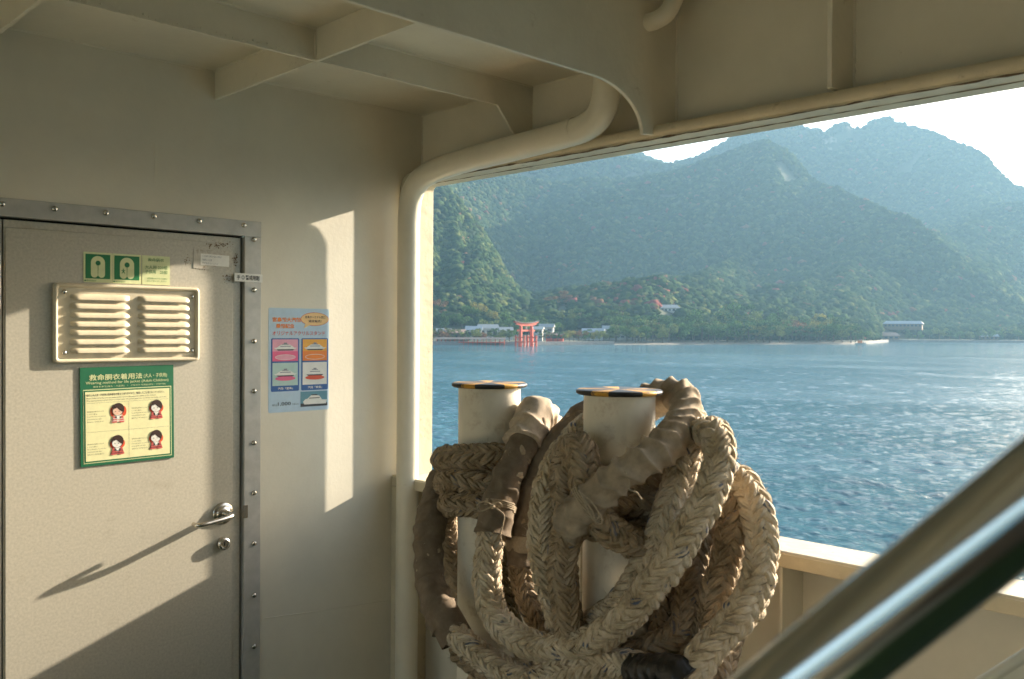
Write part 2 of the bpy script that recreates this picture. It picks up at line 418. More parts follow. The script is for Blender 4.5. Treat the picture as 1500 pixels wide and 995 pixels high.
for cx0, cx1 in ((vx0+W_*.105, vx0+W_*.50), (vx0+W_*.555, vx0+W_*.935)):
    for zc_ in lz:
        m = MB(); n = 14; vs = []
        for i in range(n+1):
            t = i/n; x = cx0+(cx1-cx0)*t; e = min(1, min(t, 1-t)/.07); d = .0115*e**.6; hh = .0068*(.55+.45*e)
            # hood: open below, front face bulging
            vs += [(x, YD-.0036, zc_+hh+.004), (x, YD-.0036-d*.55, zc_+hh), (x, YD-.0036-d, zc_+.000), (x, YD-.0036-d*1.02, zc_-hh), (x, YD-.0036, zc_-hh*1.05)]
        fs = [(5*i+j, 5*(i+1)+j, 5*(i+1)+j+1, 5*i+j+1) for i in range(n) for j in range(4)]
        m.add(vs, fs); m.build('louvre', M_vent, vent, smooth=True, sharp=50)
for fx, fz in ((.07, .11), (.95, .12), (.07, .87), (.95, .86)):
    s_ = scr.copy(); s_.name = 'screw'; col.objects.link(s_); s_.parent = vent
    s_.location = Vector((vx0+W_*fx, YD-.0036, vz1-H_*fz)) - OFF[vent]; s_.scale = (.8, .6, .8)
# lever handle
hx, hz = Wp(326, 752, YD)
m = MB(); m.lathe([(.036, 0), (.036, -.004), (.033, -.008), (.024, -.009), (.022, -.012), (.0135, -.014)], (hx, YD, hz), 'y', 40)
hd = m.build('lever_handle', M_steel, dr, smooth=True, sharp=50)
tipx, tipz = Wp(281, 760, YD-.08)
tipx = max(tipx, hx-.118)
pts = catmull([(hx+.002, YD-.010, hz+.002), (hx+.003, YD-.045, hz+.002), (hx-.004, YD-.066, hz+.001), (hx-.030, YD-.074, hz-.002), (hx-.075, YD-.080, hz-.006), (tipx+.010, YD-.082, hz-.009), (tipx-.002, YD-.074, hz-.010), (tipx-.004, YD-.052, hz-.010)], .004)
rr = [.0108+(.0070-.0108)*min(1, i/len(pts)*1.3) for i in range(len(pts))]
m = MB(); m.tube(pts, rr, 14); m.build('lever', M_steel, hd, smooth=True)
kx, kz = Wp(326, 796, YD)
m = MB(); m.lathe([(.0215, 0), (.0215, -.010), (.019, -.016), (.0145, -.018), (.0135, -.012), (.0125, -.011), (.011, -.013), (.002, -.0135)], (kx, YD, kz), 'y', 32)
ko = m.build('key_cylinder', M_steel, dr, smooth=True, sharp=50)
m = MB(); m.box(kx-.0012, kx+.0012, YD-.0142, YD-.0136, kz-.006, kz+.006); m.build('keyhole', M_dark, ko)
lx, lz_ = Wp(356, 745, YD)
m = MB(); m.box(xr-.004, xr+.012, YA-.0085, YA-.0062, lz_-.03, lz_+.012); m.build('strike_plate', M_steel, fs_)

# ---------------- pipes
m = MB()
pp = [(2.050, 2.652, ZF+.001), (2.050, 2.652, -.9), (2.052, 2.652, -.2), (2.052, 2.652, .30), (2.052, 2.650, .42), (2.052, 2.636, .485), (2.050, 2.595, .530), (2.048, 2.53, .552), (2.046, 2.40, .568), (2.046, 2.10, .582), (2.046, 1.88, .592), (2.046, 1.80, .600), (2.046, 1.745, .625), (2.046, 1.72, .675), (2.046, 1.715, .74), (2.046, 1.715, .816)]
m.tube(catmull(pp, .012), .0405, 28)
pipe = m.build('drain_pipe', M_pipe, None, smooth=True, off=(2.05, 2.65, ZF))
tag(pipe, 'thick cream pipe running up the window corner and along the window head', 'pipe')
for i, q in ((0, (2.046, 1.845, .5955)), ):
    m = MB(); a = Vector((2.046, 1.86, .5935)); b = Vector((2.046, 1.835, .5965)); m.tube([a, b], .0418, 28, cap=True); m.build('pipe_collar', M_pipe, pipe, smooth=True)
m = MB(); pts = [onY(996, -120, 1.50), onY(994, -50, 1.50), onY(988, -2, 1.50), onY(976, 20, 1.515), onY(958, 31, 1.55), onY(950, 33, 1.574)]
e = pts[-1]
m.tube(catmull(pts, .006), .0245, 20)
pts0 = pts[0]
tag(m.build('curved_pipe', M_pipe, None, smooth=True, off=tuple(e)), 'short curved cream pipe bending into the ceiling girder', 'pipe')

# ---------------- handrail and stair stringer in the foreground
a = P(1178, 995, .425); b = P(1500, 738, .392)
d = (b-a).normalized()
A0, B0 = a - d*1.0, b + d*.95
hr = empty('handrail', (a.x, a.y, ZF), 'out of focus polished stainless stair rail crossing the lower right corner', 'handrail')
m = MB(); m.tube([A0, b*.5+a*.5, B0], .0212, 48); m.build('rail_tube', M_rail, hr, smooth=True)
for q in (A0+d*.06, B0-d*.04):
    m = MB(); m.tube([(q.x, q.y, ZF), (q.x, q.y, q.z-.018)], .017, 24); m.build('rail_post', M_rail, hr, smooth=True)
a2 = P(1420, 1013, 1.25); b2 = P(1560, 925, 1.18); d2 = (b2-a2).normalized()
m = MB(); sd_ = d2.cross(Vector((0, 0, 1))).normalized()*.006; upv = Vector((0, 0, .16))
q0, q1 = a2-d2*.6, b2+d2*1.2
vs = [q0-sd_, q0+sd_, q1-sd_, q1+sd_, q0-sd_-upv, q0+sd_-upv, q1-sd_-upv, q1+sd_-upv]
m.add(vs, [(0, 1, 3, 2), (4, 6, 7, 5), (0, 2, 6, 4), (1, 5, 7, 3), (0, 4, 5, 1), (2, 3, 7, 6)])
m.tube([q0, q1], .009, 12)
tag(m.build('stair_stringer', M_paint, None, smooth=True, off=(q0.x, q0.y, ZF)), 'slanting cream stair side plate in the lower right corner', 'stair')

# ---------------- bollards
BX, BY = 1.75, (1.889, 1.421)
labels = ['cream steel bollard with striped cap nearer the window corner, rope turns round its middle', 'cream steel bollard with striped cap draped with the canvas covered rope']
def striped(zt):
    m = MB(); n = 72; prof = [(.0001, -.004), (.100, -.004), (.1055, -.001), (.1065, .003), (.1055, .0065), (.101, .0085), (.0001, .0085)]
    vs = []
    for r_, h_ in prof:
        for k_ in range(n):
            th = 2*math.pi*k_/n; vs.append((r_*math.cos(th), r_*math.sin(th), h_))
    fs = []; ms = []
    for i in range(len(prof)-1):
        for k_ in range(n):
            fs.append((i*n+k_, i*n+(k_+1) % n, (i+1)*n+(k_+1) % n, (i+1)*n+k_))
            s = 1 if (k_+1) % 14 >= 9 else 0
            ms.append(0 if i == 0 else (1+s))
    m.add(vs, fs); m.m = ms
    return m
caps = striped(0)
for y, lb, topz in ((BY[0], labels[0], -.157), (BY[1], labels[1], -.152)):
    e = empty('mooring_bollard', (BX, y, ZF), lb, 'bollard')
    m = MB(); m.lathe([(.0875, ZF+.012), (.0875, topz-.004)], (BX, y, 0), 'z', 64); m.build('post', M_bollard, e, smooth=True)
    m = MB(); m.box(BX-.17, BX+.17, y-.17, y+.17, ZF, ZF+.012); m.build('base_plate', M_bollard, e, bevel=.002)
    c = striped(0); c.v = [(p[0]+BX, p[1]+y, p[2]+topz) for p in c.v]
    c.build('cap', [M_bollard, M_black, M_yellow], e, smooth=True, sharp=60)
# ------------------------------------------------------------------ ropes
def rope_material(name, base, blue=0.5):
    m = bpy.data.materials.new(name); m.use_nodes = True
    t = m.node_tree; b = t.nodes['Principled BSDF']; b.inputs['Roughness'].default_value = 0.85
    b.inputs['Specular IOR Level'].default_value = 0.2
    uv = t.nodes.new('ShaderNodeUVMap'); sp = t.nodes.new('ShaderNodeSeparateXYZ'); t.links.new(uv.outputs[0], sp.inputs[0])
    # yarn twist: stripes running obliquely along each strand
    ma = t.nodes.new('ShaderNodeMath'); ma.operation = 'MULTIPLY'; ma.inputs[1].default_value = 38.0; t.links.new(sp.outputs[0], ma.inputs[0])
    mb = t.nodes.new('ShaderNodeMath'); mb.operation = 'MULTIPLY'; mb.inputs[1].default_value = 420.0; t.links.new(sp.outputs[1], mb.inputs[0])
    mc = t.nodes.new('ShaderNodeMath'); mc.operation = 'ADD'; t.links.new(ma.outputs[0], mc.inputs[0]); t.links.new(mb.outputs[0], mc.inputs[1])
    tc = t.nodes.new('ShaderNodeTexCoord')
    nz = t.nodes.new('ShaderNodeTexNoise'); nz.inputs['Scale'].default_value = 90; nz.inputs['Detail'].default_value = 5; t.links.new(tc.outputs['Object'], nz.inputs['Vector'])
    nm = t.nodes.new('ShaderNodeMath'); nm.operation = 'MULTIPLY_ADD'; nm.inputs[1].default_value = 5.0; t.links.new(nz.outputs[0], nm.inputs[0]); t.links.new(mc.outputs[0], nm.inputs[2])
    sn = t.nodes.new('ShaderNodeMath'); sn.operation = 'SINE'; t.links.new(nm.outputs[0], sn.inputs[0])
    bp = t.nodes.new('ShaderNodeBump'); bp.inputs['Strength'].default_value = 0.9; bp.inputs['Distance'].default_value = 0.0018
    ad = t.nodes.new('ShaderNodeMath'); ad.operation = 'MULTIPLY_ADD'; ad.inputs[1].default_value = 2.2; t.links.new(nz.outputs[0], ad.inputs[0]); t.links.new(sn.outputs[0], ad.inputs[2])
    t.links.new(ad.outputs[0], bp.inputs['Height']); t.links.new(bp.outputs[0], b.inputs['Normal'])
    # colour: large grime patches, yarn streaks, a few blue tracer yarns
    n2 = t.nodes.new('ShaderNodeTexNoise'); n2.inputs['Scale'].default_value = 14; n2.inputs['Detail'].default_value = 7; n2.inputs['Roughness'].default_value = .7; t.links.new(tc.outputs['Object'], n2.inputs['Vector'])
    cr = t.nodes.new('ShaderNodeValToRGB'); t.links.new(n2.outputs[0], cr.inputs[0])
    e = cr.color_ramp.elements; e[0].position = .32; e[0].color = (base[0]*.42, base[1]*.38, base[2]*.33, 1); e[1].position = .60; e[1].color = (*base, 1)
    e2 = cr.color_ramp.elements.new(.45); e2.color = (base[0]*.8, base[1]*.76, base[2]*.68, 1)
    e3 = cr.color_ramp.elements.new(.72); e3.color = (min(1, base[0]*1.15), min(1, base[1]*1.16), min(1, base[2]*1.2), 1)
    at = t.nodes.new('ShaderNodeAttribute'); at.attribute_name = 'tracer'
    n3 = t.nodes.new('ShaderNodeTexNoise'); n3.inputs['Scale'].default_value = 23; t.links.new(tc.outputs['Object'], n3.inputs['Vector'])
    mr = t.nodes.new('ShaderNodeMapRange'); mr.inputs[1].default_value = .55; mr.inputs[2].default_value = .60; t.links.new(n3.outputs[0], mr.inputs[0])
    mu = t.nodes.new('ShaderNodeMath'); mu.operation = 'MULTIPLY'; t.links.new(at.outputs['Fac'], mu.inputs[0]); t.links.new(mr.outputs[0], mu.inputs[1])
    st = t.nodes.new('ShaderNodeMath'); st.operation = 'GREATER_THAN'; st.inputs[1].default_value = 0.1; t.links.new(sn.outputs[0], st.inputs[0])
    mu2 = t.nodes.new('ShaderNodeMath'); mu2.operation = 'MULTIPLY'; t.links.new(mu.outputs[0], mu2.inputs[0]); t.links.new(st.outputs[0], mu2.inputs[1])
    mu3 = t.nodes.new('ShaderNodeMath'); mu3.operation = 'MULTIPLY'; mu3.inputs[1].default_value = blue; t.links.new(mu2.outputs[0], mu3.inputs[0])
    mx = t.nodes.new('ShaderNodeMix'); mx.data_type = 'RGBA'; t.links.new(mu3.outputs[0], mx.inputs[0]); t.links.new(cr.outputs[0], mx.inputs[6]); mx.inputs[7].default_value = (.03, .07, .15, 1)
    t.links.new(mx.outputs[2], b.inputs['Base Color'])
    return m
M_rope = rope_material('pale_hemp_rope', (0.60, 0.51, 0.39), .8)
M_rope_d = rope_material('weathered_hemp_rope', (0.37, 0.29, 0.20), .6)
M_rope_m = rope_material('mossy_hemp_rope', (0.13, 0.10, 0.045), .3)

def smoothframes(pts):
    return frames(pts)
def rope(name, pts, parent=None, m=None, rad=.0362, ds=.0038, lay=.142, phase=0., fuzz=1.0, seed=1, twist=0., off=None):
    """plaited eight strand rope: two pairs turning each way, weaving over and under"""
    q = random.Random(seed); nq = np.random.RandomState(seed)
    c = catmull(pts, ds); n = len(c); fr = frames(c)
    C = np.array([tuple(p) for p in c]); A = np.array([tuple(f[1]) for f in fr]); B = np.array([tuple(f[2]) for f in fr]); T = np.array([tuple(f[0]) for f in fr])
    s = np.arange(n)*ds; om = 2*math.pi/lay
    sr = rad*.225; st = rad*.236; R0 = rad*.70; amp = rad*.115
    NS = 12; verts = []; faces = []; uvs = []; trac = []
    base = 0
    ln = mnoise.noise
    irr = np.array([ln(Vector((x*14, seed*3.1, 0))) for x in s])
    for d in (1, -1):
        for k in range(6):
            wob = np.array([ln(Vector((x*45, seed+k*5.7+d*9, 1.3))) for x in s])*.10
            wo2 = np.array([ln(Vector((x*30, seed+k*3.1+d*4, 7.3))) for x in s])
            phi = d*om*s + math.pi/3*k + phase + twist*s + wob*1.3 + irr*.55
            nn = 2*om*s/(math.pi/3)
            uu = (nn + 2*k) if d > 0 else (2*k - nn)
            wv_ = np.cos(2*math.pi*(uu-.5)/4)
            rr = R0 + d*amp*wv_ + wo2*rad*.11
            cen = C + A*(rr*np.cos(phi))[:, None] + B*(rr*np.sin(phi))[:, None]
            rad_dir = A*np.cos(phi)[:, None] + B*np.sin(phi)[:, None]
            tan = np.gradient(cen, axis=0); tan /= np.linalg.norm(tan, axis=1)[:, None]+1e-12
            side = np.cross(tan, rad_dir); side /= np.linalg.norm(side, axis=1)[:, None]+1e-12
            up = np.cross(side, tan)
            bulge = 1 + .14*wv_*d + .25*wo2
            ring = np.zeros((n, NS, 3))
            for j in range(NS):
                th = 2*math.pi*j/NS
                yn = bulge*(1+.085*np.cos(4*th+300*s*d+k))
                ring[:, j] = cen + up*(sr*math.cos(th)*yn)[:, None] + side*(st*1.18*math.sin(th)*yn)[:, None]
            verts.append(ring.reshape(-1, 3))
            i0 = np.arange(n-1)[:, None]*NS + base; j0 = np.arange(NS)[None, :]; j1 = (j0+1) % NS
            f = np.stack([i0+j0, i0+j1, i0+NS+j1, i0+NS+j0], -1).reshape(-1, 4); faces.append(f)
            u = np.broadcast_to(np.stack([np.broadcast_to(j0/NS, (n-1, NS)), np.broadcast_to((j0+1)/NS, (n-1, NS)), np.broadcast_to((j0+1)/NS, (n-1, NS)), np.broadcast_to(j0/NS, (n-1, NS))], -1), (n-1, NS, 4))
            v0 = np.broadcast_to(s[:-1, None], (n-1, NS)); v1 = np.broadcast_to(s[1:, None], (n-1, NS))
            vv = np.stack([v0, v0, v1, v1], -1)
            uvs.append(np.stack([u, vv*1.0*d], -1).reshape(-1, 2))
            trac.append(np.full(n*NS, 1.0 if k == 1 else 0.0))
            base += n*NS
    ring = np.zeros((n, NS, 3))                       # core that closes the gaps
    for j in range(NS):
        th = 2*math.pi*j/NS; ring[:, j] = C + (A*math.cos(th)+B*math.sin(th))*rad*.52
    verts.append(ring.reshape(-1, 3)); i0 = np.arange(n-1)[:, None]*NS + base
    faces.append(np.stack([i0+j0, i0+j1, i0+NS+j1, i0+NS+j0], -1).reshape(-1, 4)); uvs.append(np.zeros(((n-1)*NS*4, 2))); trac.append(np.zeros(n*NS)); base += n*NS
    V = np.concatenate(verts); Fq = np.concatenate(faces); UV = np.concatenate(uvs); TR = np.concatenate(trac)
    loops = [Fq.reshape(-1)]; totals = [np.full(len(Fq), 4)]; uvl = [UV]
    # loose fibres
    nf = int(n*ds*8500*fuzz)
    if nf:
        i = nq.randint(0, n, nf); th = nq.uniform(0, 2*math.pi, nf)
        rd = A[i]*np.cos(th)[:, None]+B[i]*np.sin(th)[:, None]
        tg = np.cross(T[i], rd)
        p0 = C[i]+rd*(rad*nq.uniform(.72, .97, nf))[:, None] + T[i]*nq.uniform(-ds, ds, nf)[:, None]
        dirv = rd*nq.uniform(.25, 1.0, nf)[:, None] + T[i]*nq.uniform(-1.2, 1.2, nf)[:, None] + tg*nq.uniform(-1.2, 1.2, nf)[:, None]
        dirv /= np.linalg.norm(dirv, axis=1)[:, None]
        ln_ = nq.gamma(2.0, .0036, nf)[:, None]+.001
        wv = np.cross(dirv, nq.normal(size=(nf, 3))); wv /= np.linalg.norm(wv, axis=1)[:, None]+1e-9; wv *= .00034
        mid = p0+dirv*ln_*.55 + nq.normal(size=(nf, 3))*.0006
        tip = p0+dirv*ln_ + tg*nq.uniform(-.4, .4, nf)[:, None]*ln_
        tri = np.stack([p0-wv, p0+wv, mid+wv*.8, mid-wv*.8, tip], 1).reshape(-1, 3)
        b0 = base+np.arange(nf)*5
        q4 = np.stack([b0, b0+1, b0+2, b0+3], 1); t3 = np.stack([b0+3, b0+2, b0+4], 1)
        V = np.concatenate([V, tri]); TR = np.concatenate([TR, np.zeros(nf*5)])
        loops += [q4.reshape(-1), t3.reshape(-1)]; totals += [np.full(nf, 4), np.full(nf, 3)]
        uvl += [np.zeros((nf*4, 2)), np.zeros((nf*3, 2))]
    o0 = Vector(off) if off is not None else OFF[parent]
    V = V-np.array(tuple(o0))
    me = bpy.data.meshes.new(name); LP = np.concatenate(loops); TT = np.concatenate(totals)
    me.vertices.add(len(V)); me.vertices.foreach_set('co', V.astype(np.float32).reshape(-1))
    me.loops.add(len(LP)); me.loops.foreach_set('vertex_index', LP.astype(np.int32))
    me.polygons.add(len(TT)); me.polygons.foreach_set('loop_start', (np.cumsum(TT)-TT).astype(np.int32)); me.polygons.foreach_set('loop_total', TT.astype(np.int32))
    me.polygons.foreach_set('use_smooth', np.ones(len(TT), dtype=bool))
    ul = me.uv_layers.new(name='UVMap'); ul.data.foreach_set('uv', np.concatenate(uvl).astype(np.float32).reshape(-1))
    at = me.attributes.new('tracer', 'FLOAT', 'POINT'); at.data.foreach_set('value', TR.astype(np.float32))
    me.update(calc_edges=True); me.validate()
    me.materials.append(m or M_rope)
    o = bpy.data.objects.new(name, me); col.objects.link(o)
    if parent is not None: o.parent = parent
    else: o.location = o0
    OFF[o] = o0
    return o

def canvas_mat(name, base):
    m = mat(name, base, .9, nscale=35, namp=.22, dirt=((base[0]*.45, base[1]*.42, base[2]*.4), 22, .48, .80, .6), spec=.15)
    t = m.node_tree; b = t.nodes['Principled BSDF']; uv = t.nodes.new('ShaderNodeTexCoord')
    wv = t.nodes.new('ShaderNodeTexNoise'); wv.inputs['Scale'].default_value = 700; wv.inputs['Detail'].default_value = 2; t.links.new(uv.outputs['Object'], wv.inputs['Vector'])
    bp = t.nodes.new('ShaderNodeBump'); bp.inputs['Strength'].default_value = .5; bp.inputs['Distance'].default_value = .0008
    t.links.new(wv.outputs[0], bp.inputs['Height']); t.links.new(bp.outputs[0], b.inputs['Normal'])
    return m
M_canvas = canvas_mat('brown_canvas', (0.18, 0.14, 0.10))
M_canvas_l = canvas_mat('faded_canvas', (0.34, 0.275, 0.20))
M_canvas_w = canvas_mat('pale_canvas', (0.46, 0.38, 0.29))
M_cord = mat('pale_cord', (0.36, 0.29, 0.20), .85, nscale=200, namp=.2)
M_tape = mat('black_tape', (0.012, 0.011, 0.010), .35, nscale=60, namp=.5, bump=.8, bscale=90, bdetail=5, bdist=.003)

def sleeve(name, pts, rad=.041, m=None, parent=None, seed=1, wr=.006, freq=95, lap=True, ends=(.004, .004), slant=1.6):
    c = catmull(pts, .0028); n = len(c); fr = frames(c); NS = 56; vs = []
    N3 = mnoise.noise
    for i, (p, (t, a, b)) in enumerate(zip(c, fr)):
        s = i*.0028; L = n*.0028
        tight = 1 - .06*math.sin(s*21+seed)
        for j in range(NS):
            th = 2*math.pi*j/NS
            ph = s*freq + slant*math.sin(th+seed) + 3.0*N3(Vector((s*11+seed*7, math.cos(th)*1.3, math.sin(th)*1.3)))
            w_ = N3(Vector((s*8+seed, math.cos(th)*1.1+5, math.sin(th)*1.1)))*.5+.6
            fold = (1-abs(math.sin(ph*.5)))**1.4
            fine = N3(Vector((s*60+seed, math.cos(th)*4, math.sin(th)*4)))
            coarse = N3(Vector((s*16+seed*3, math.cos(th)*1.2, math.sin(th)*1.2)))
            r = rad*tight + wr*fold*w_ + .0013*fine + .0045*coarse
            if lap: r += .0032*max(0, 1-abs(((th-1.2*seed-s*3) % (2*math.pi))-1.0)/.25)**.5   # overlapping edge of the wrap
            ed = min(i, n-1-i)
            if ed < 5: r += (ends[0] if i < n/2 else ends[1])*(1-ed/5)*(.6+.8*N3(Vector((th*2.5, seed, 1))))
            ts = t*(.0035*N3(Vector((th*1.7, seed*2, i/n*2)))) if ed < 8 else Vector((0, 0, 0))
            vs.append(p + a*(r*math.cos(th)) + b*(r*math.sin(th)) + ts)
    fs = [(i*NS+k_, i*NS+(k_+1) % NS, (i+1)*NS+(k_+1) % NS, (i+1)*NS+k_) for i in range(n-1) for k_ in range(NS)]
    mb = MB().add(vs, fs)
    # turned-in ends
    for i0, sg in ((0, 1), (n-1, -1)):
        base = len(mb.v); t, a, b = fr[i0]
        for j in range(NS):
            th = 2*math.pi*j/NS; mb.v.append(tuple(c[i0] + t*(sg*.004) + a*(rad*.80*math.cos(th)) + b*(rad*.80*math.sin(th))))
        for j in range(NS):
            mb.f.append((i0*NS+j, i0*NS+(j+1) % NS, base+(j+1) % NS, base+j)); mb.m.append(0)
    return mb.build(name, m or M_canvas, parent, smooth=True, sharp=180)
def tie(parent, p, t, rad, turns=3, r=.0022, m=None, name='cord', seed=1):
    q = random.Random(seed); t = Vector(t).normalized()
    a = Vector((0, 0, 1)).cross(t); a = a.normalized() if a.length > .1 else Vector((1, 0, 0)); b = t.cross(a); pts = []
    for i in range(turns*24+1):
        th = 2*math.pi*i/24; k_ = i/24-turns/2
        pts.append(Vector(p)+t*(k_*r*2.1+q.uniform(-.0003, .0003)) + a*(rad*math.cos(th))+b*(rad*math.sin(th)))
    mb = MB(); mb.tube(pts, r, 8); return mb
def cordline(pts, r=.002, mb=None):
    mb = mb or MB(); mb.tube(catmull(pts, .003), r, 8); return mb
def PP(lst): return [P(*p) for p in lst]

# ---- rope 1: eye looped round the left bollard
bl = Vector((BX, BY[0], 0)); br = Vector((BX, BY[1], 0))
e1 = empty('mooring_rope', (BX, BY[0]-.1, -.5), 'rope turned round the left bollard, with a brown canvas cover on its left bight', 'rope', 'mooring ropes piled on the two bollards')
def around(c, z0, z1, r, a0, a1, n=10):       # azimuth degrees (world) around a bollard
    return [Vector((c.x+r*math.cos(R(a0+(a1-a0)*i/n)), c.y+r*math.sin(R(a0+(a1-a0)*i/n)), z0+(z1-z0)*i/n)) for i in range(n+1)]
# camera-facing side of the left bollard is azimuth ~227; right edge ~ 317, left edge ~ 137
t1 = around(bl, -.395, -.345, .128, 60, 190, 8) + around(bl, -.343, -.335, .126, 205, 285, 6) + [P(765, 640, 2.50), P(786, 618, 2.62), P(800, 640, 2.74), P(812, 720, 2.80)]
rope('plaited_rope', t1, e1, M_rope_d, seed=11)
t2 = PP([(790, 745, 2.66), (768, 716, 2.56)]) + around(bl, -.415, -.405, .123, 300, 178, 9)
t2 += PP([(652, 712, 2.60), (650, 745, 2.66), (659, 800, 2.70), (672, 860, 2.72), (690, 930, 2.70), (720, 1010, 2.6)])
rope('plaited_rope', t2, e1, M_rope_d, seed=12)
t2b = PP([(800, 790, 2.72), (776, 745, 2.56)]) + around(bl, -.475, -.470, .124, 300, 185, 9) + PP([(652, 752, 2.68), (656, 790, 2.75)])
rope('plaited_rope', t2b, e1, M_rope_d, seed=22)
t3 = PP([(648, 700, 2.66), (637, 740, 2.60), (628, 790, 2.53), (630, 850, 2.47), (648, 905, 2.40), (690, 950, 2.32), (745, 985, 2.25), (820, 1010, 2.18), (900, 1040, 2.1)])
rope('plaited_rope', t3, e1, M_rope, seed=13, rad=.034)
sleeve('canvas_cover', t3[:5]+[P(655, 920, 2.385)], .0405, M_canvas, e1, seed=2, freq=120, wr=.009)
c_ = PP([(652, 905, 2.392), (668, 935, 2.37)])
mb = MB(); d_ = (c_[1]-c_[0]); mb.tube([c_[0]-d_*.5, c_[0]+d_*.2, c_[1]+d_*.1], [.043, .0445, .0455], 28, cap=False); mb.tube([c_[1]+d_*.1, c_[0]-d_*.5], [.041, .039], 28, cap=False)
mb.build('canvas_cuff', M_canvas, e1, smooth=True)
t4 = PP([(672, 950, 2.46), (712, 985, 2.40), (760, 1030, 2.3)])
rope('plaited_rope', t4, e1, M_rope_d, seed=14)

# ---- rope 2: big front loop, canvas sleeve at its left shoulder
e2 = empty('mooring_rope', tuple(P(850, 950, 2.12)), 'big pale rope loop sweeping across the front, its left shoulder in corded canvas', 'rope', 'mooring ropes piled on the two bollards')
f = PP([(806, 690, 2.66), (797, 630, 2.60), (786, 608, 2.52), (770, 645, 2.44), (748, 690, 2.385), (730, 740, 2.345), (717, 800, 2.31), (713, 850, 2.285), (722, 895, 2.25), (750, 930, 2.21), (800, 950, 2.16), (855, 944, 2.10), (905, 915, 2.04), (948, 868, 1.99), (985, 818, 1.955), (1015, 768, 1.95), (1043, 715, 1.96), (1056, 668, 1.985), (1047, 637, 2.03), (1026, 636, 2.10), (1020, 675, 2.16), (1030, 740, 2.19), (1035, 820, 2.20), (1030, 900, 2.19), (1020, 1000, 2.17)])
rope('plaited_rope', f, e2, M_rope, seed=21, rad=.0360)
sleeve('canvas_cover', f[0:7][:6]+[P(722, 785, 2.318)], .0410, M_canvas, e2, seed=5, freq=90, wr=.009, slant=2.4)
sleeve('canvas_cover', f[0:3]+[P(775, 632, 2.46), P(766, 652, 2.425)], .0485, M_canvas_w, e2, seed=6, freq=120, wr=.014, slant=2.0, ends=(.002, .006))  # separate paler canvas piece over the top of the sleeve
mb = tie(e2, P(731, 742, 2.343), f[6]-f[5], .0440, 4, .0021, seed=4)
mb.build('cord_binding', M_cord, e2, smooth=True); mb = MB()
k0 = P(722, 742, 2.285)
def cl2(p): cordline(p, .0019).build('cord_loop', M_cord, e2, smooth=True)
cl2([k0, k0+cright*-.018+cup*.012, k0+cright*-.038+cup*.004, k0+cright*-.034-cup*.012, k0])
cl2([k0, k0+cright*.012+cup*.010, k0+cright*.022+cup*.002, k0-cup*.006])
cl2([k0, P(738, 755, 2.29), P(733, 785, 2.275), P(737, 800, 2.275)])
mb.lathe([(.001, -.006), (.006, -.003), (.006, .003), (.001, .006)], tuple(k0), 'x', 8)
mb.build('cord_knot', M_cord, e2, smooth=True)

# ---- rope 3: dark canvas covered middle rope with tape band
e3 = empty('mooring_rope', tuple(P(770, 860, 2.35)), 'rope in dark brown canvas with a pale tape band, between the two bollards', 'rope', 'mooring ropes piled on the two bollards')
f3 = PP([(935, 610, 2.44), (892, 596, 2.46), (845, 618, 2.45), (812, 655, 2.43), (787, 700, 2.41), (771, 750, 2.39), (763, 800, 2.38), (764, 850, 2.37), (778, 890, 2.35), (798, 925, 2.33), (812, 985, 2.3), (815, 1040, 2.28)])
rope('plaited_rope', f3, e3, M_rope_d, seed=31, rad=.031)
sleeve('canvas_cover', f3[:7]+[P(762, 828, 2.375)], .0355, M_canvas, e3, seed=9, freq=80, wr=.006, slant=.8)
mb = MB(); a_, b_ = P(764, 787, 2.382), P(763, 804, 2.38); mb.tube([a_+(a_-b_)*.2, a_, b_, b_+(b_-a_)*.2], [.037, .0405, .0405, .037], 32); mb.build('tape_band', M_cord, e3, smooth=True)
f3b = PP([(742, 800, 2.45), (741, 850, 2.43), (748, 900, 2.42), (765, 950, 2.40), (790, 1010, 2.35)])
rope('plaited_rope', f3b, e3, M_rope_m, seed=32, rad=.026)

# ---- rope 4: wrinkled canvas over the right bollard, plus its loops on the left of it
e4 = empty('mooring_rope', tuple(P(870, 740, 2.1)), 'rope in wrinkled faded canvas slung over the top of the right bollard', 'rope', 'mooring ropes piled on the two bollards')
f4 = PP([(938, 600, 2.40), (966, 580, 2.335), (997, 582, 2.26), (1006, 600, 2.19), (996, 632, 2.10), (966, 660, 2.03), (930, 683, 1.995), (897, 706, 2.00), (868, 732, 2.01), (846, 757, 2.03), (832, 772, 2.05)])
sleeve('canvas_cover', f4, .0350, M_canvas_l, e4, seed=3, freq=150, wr=.017, slant=1.9, ends=(.003, .008))
f4b = PP([(858, 752, 2.03), (836, 775, 2.07), (826, 805, 2.10), (824, 850, 2.12), (830, 900, 2.13), (840, 960, 2.15), (850, 1030, 2.15)])
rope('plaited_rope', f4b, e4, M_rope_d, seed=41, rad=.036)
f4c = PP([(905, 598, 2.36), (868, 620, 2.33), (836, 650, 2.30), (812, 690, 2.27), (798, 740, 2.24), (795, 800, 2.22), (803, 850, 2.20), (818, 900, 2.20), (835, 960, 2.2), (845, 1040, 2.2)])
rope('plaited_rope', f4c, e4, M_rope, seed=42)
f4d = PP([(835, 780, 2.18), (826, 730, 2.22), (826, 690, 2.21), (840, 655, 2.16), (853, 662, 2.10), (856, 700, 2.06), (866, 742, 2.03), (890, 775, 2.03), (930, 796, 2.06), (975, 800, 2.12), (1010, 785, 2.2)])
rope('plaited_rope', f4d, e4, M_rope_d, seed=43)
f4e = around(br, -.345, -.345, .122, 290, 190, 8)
rope('plaited_rope', PP([(960, 650, 2.28)])+f4e+PP([(860, 690, 2.34)]), e4, M_rope_d, seed=44, rad=.031)
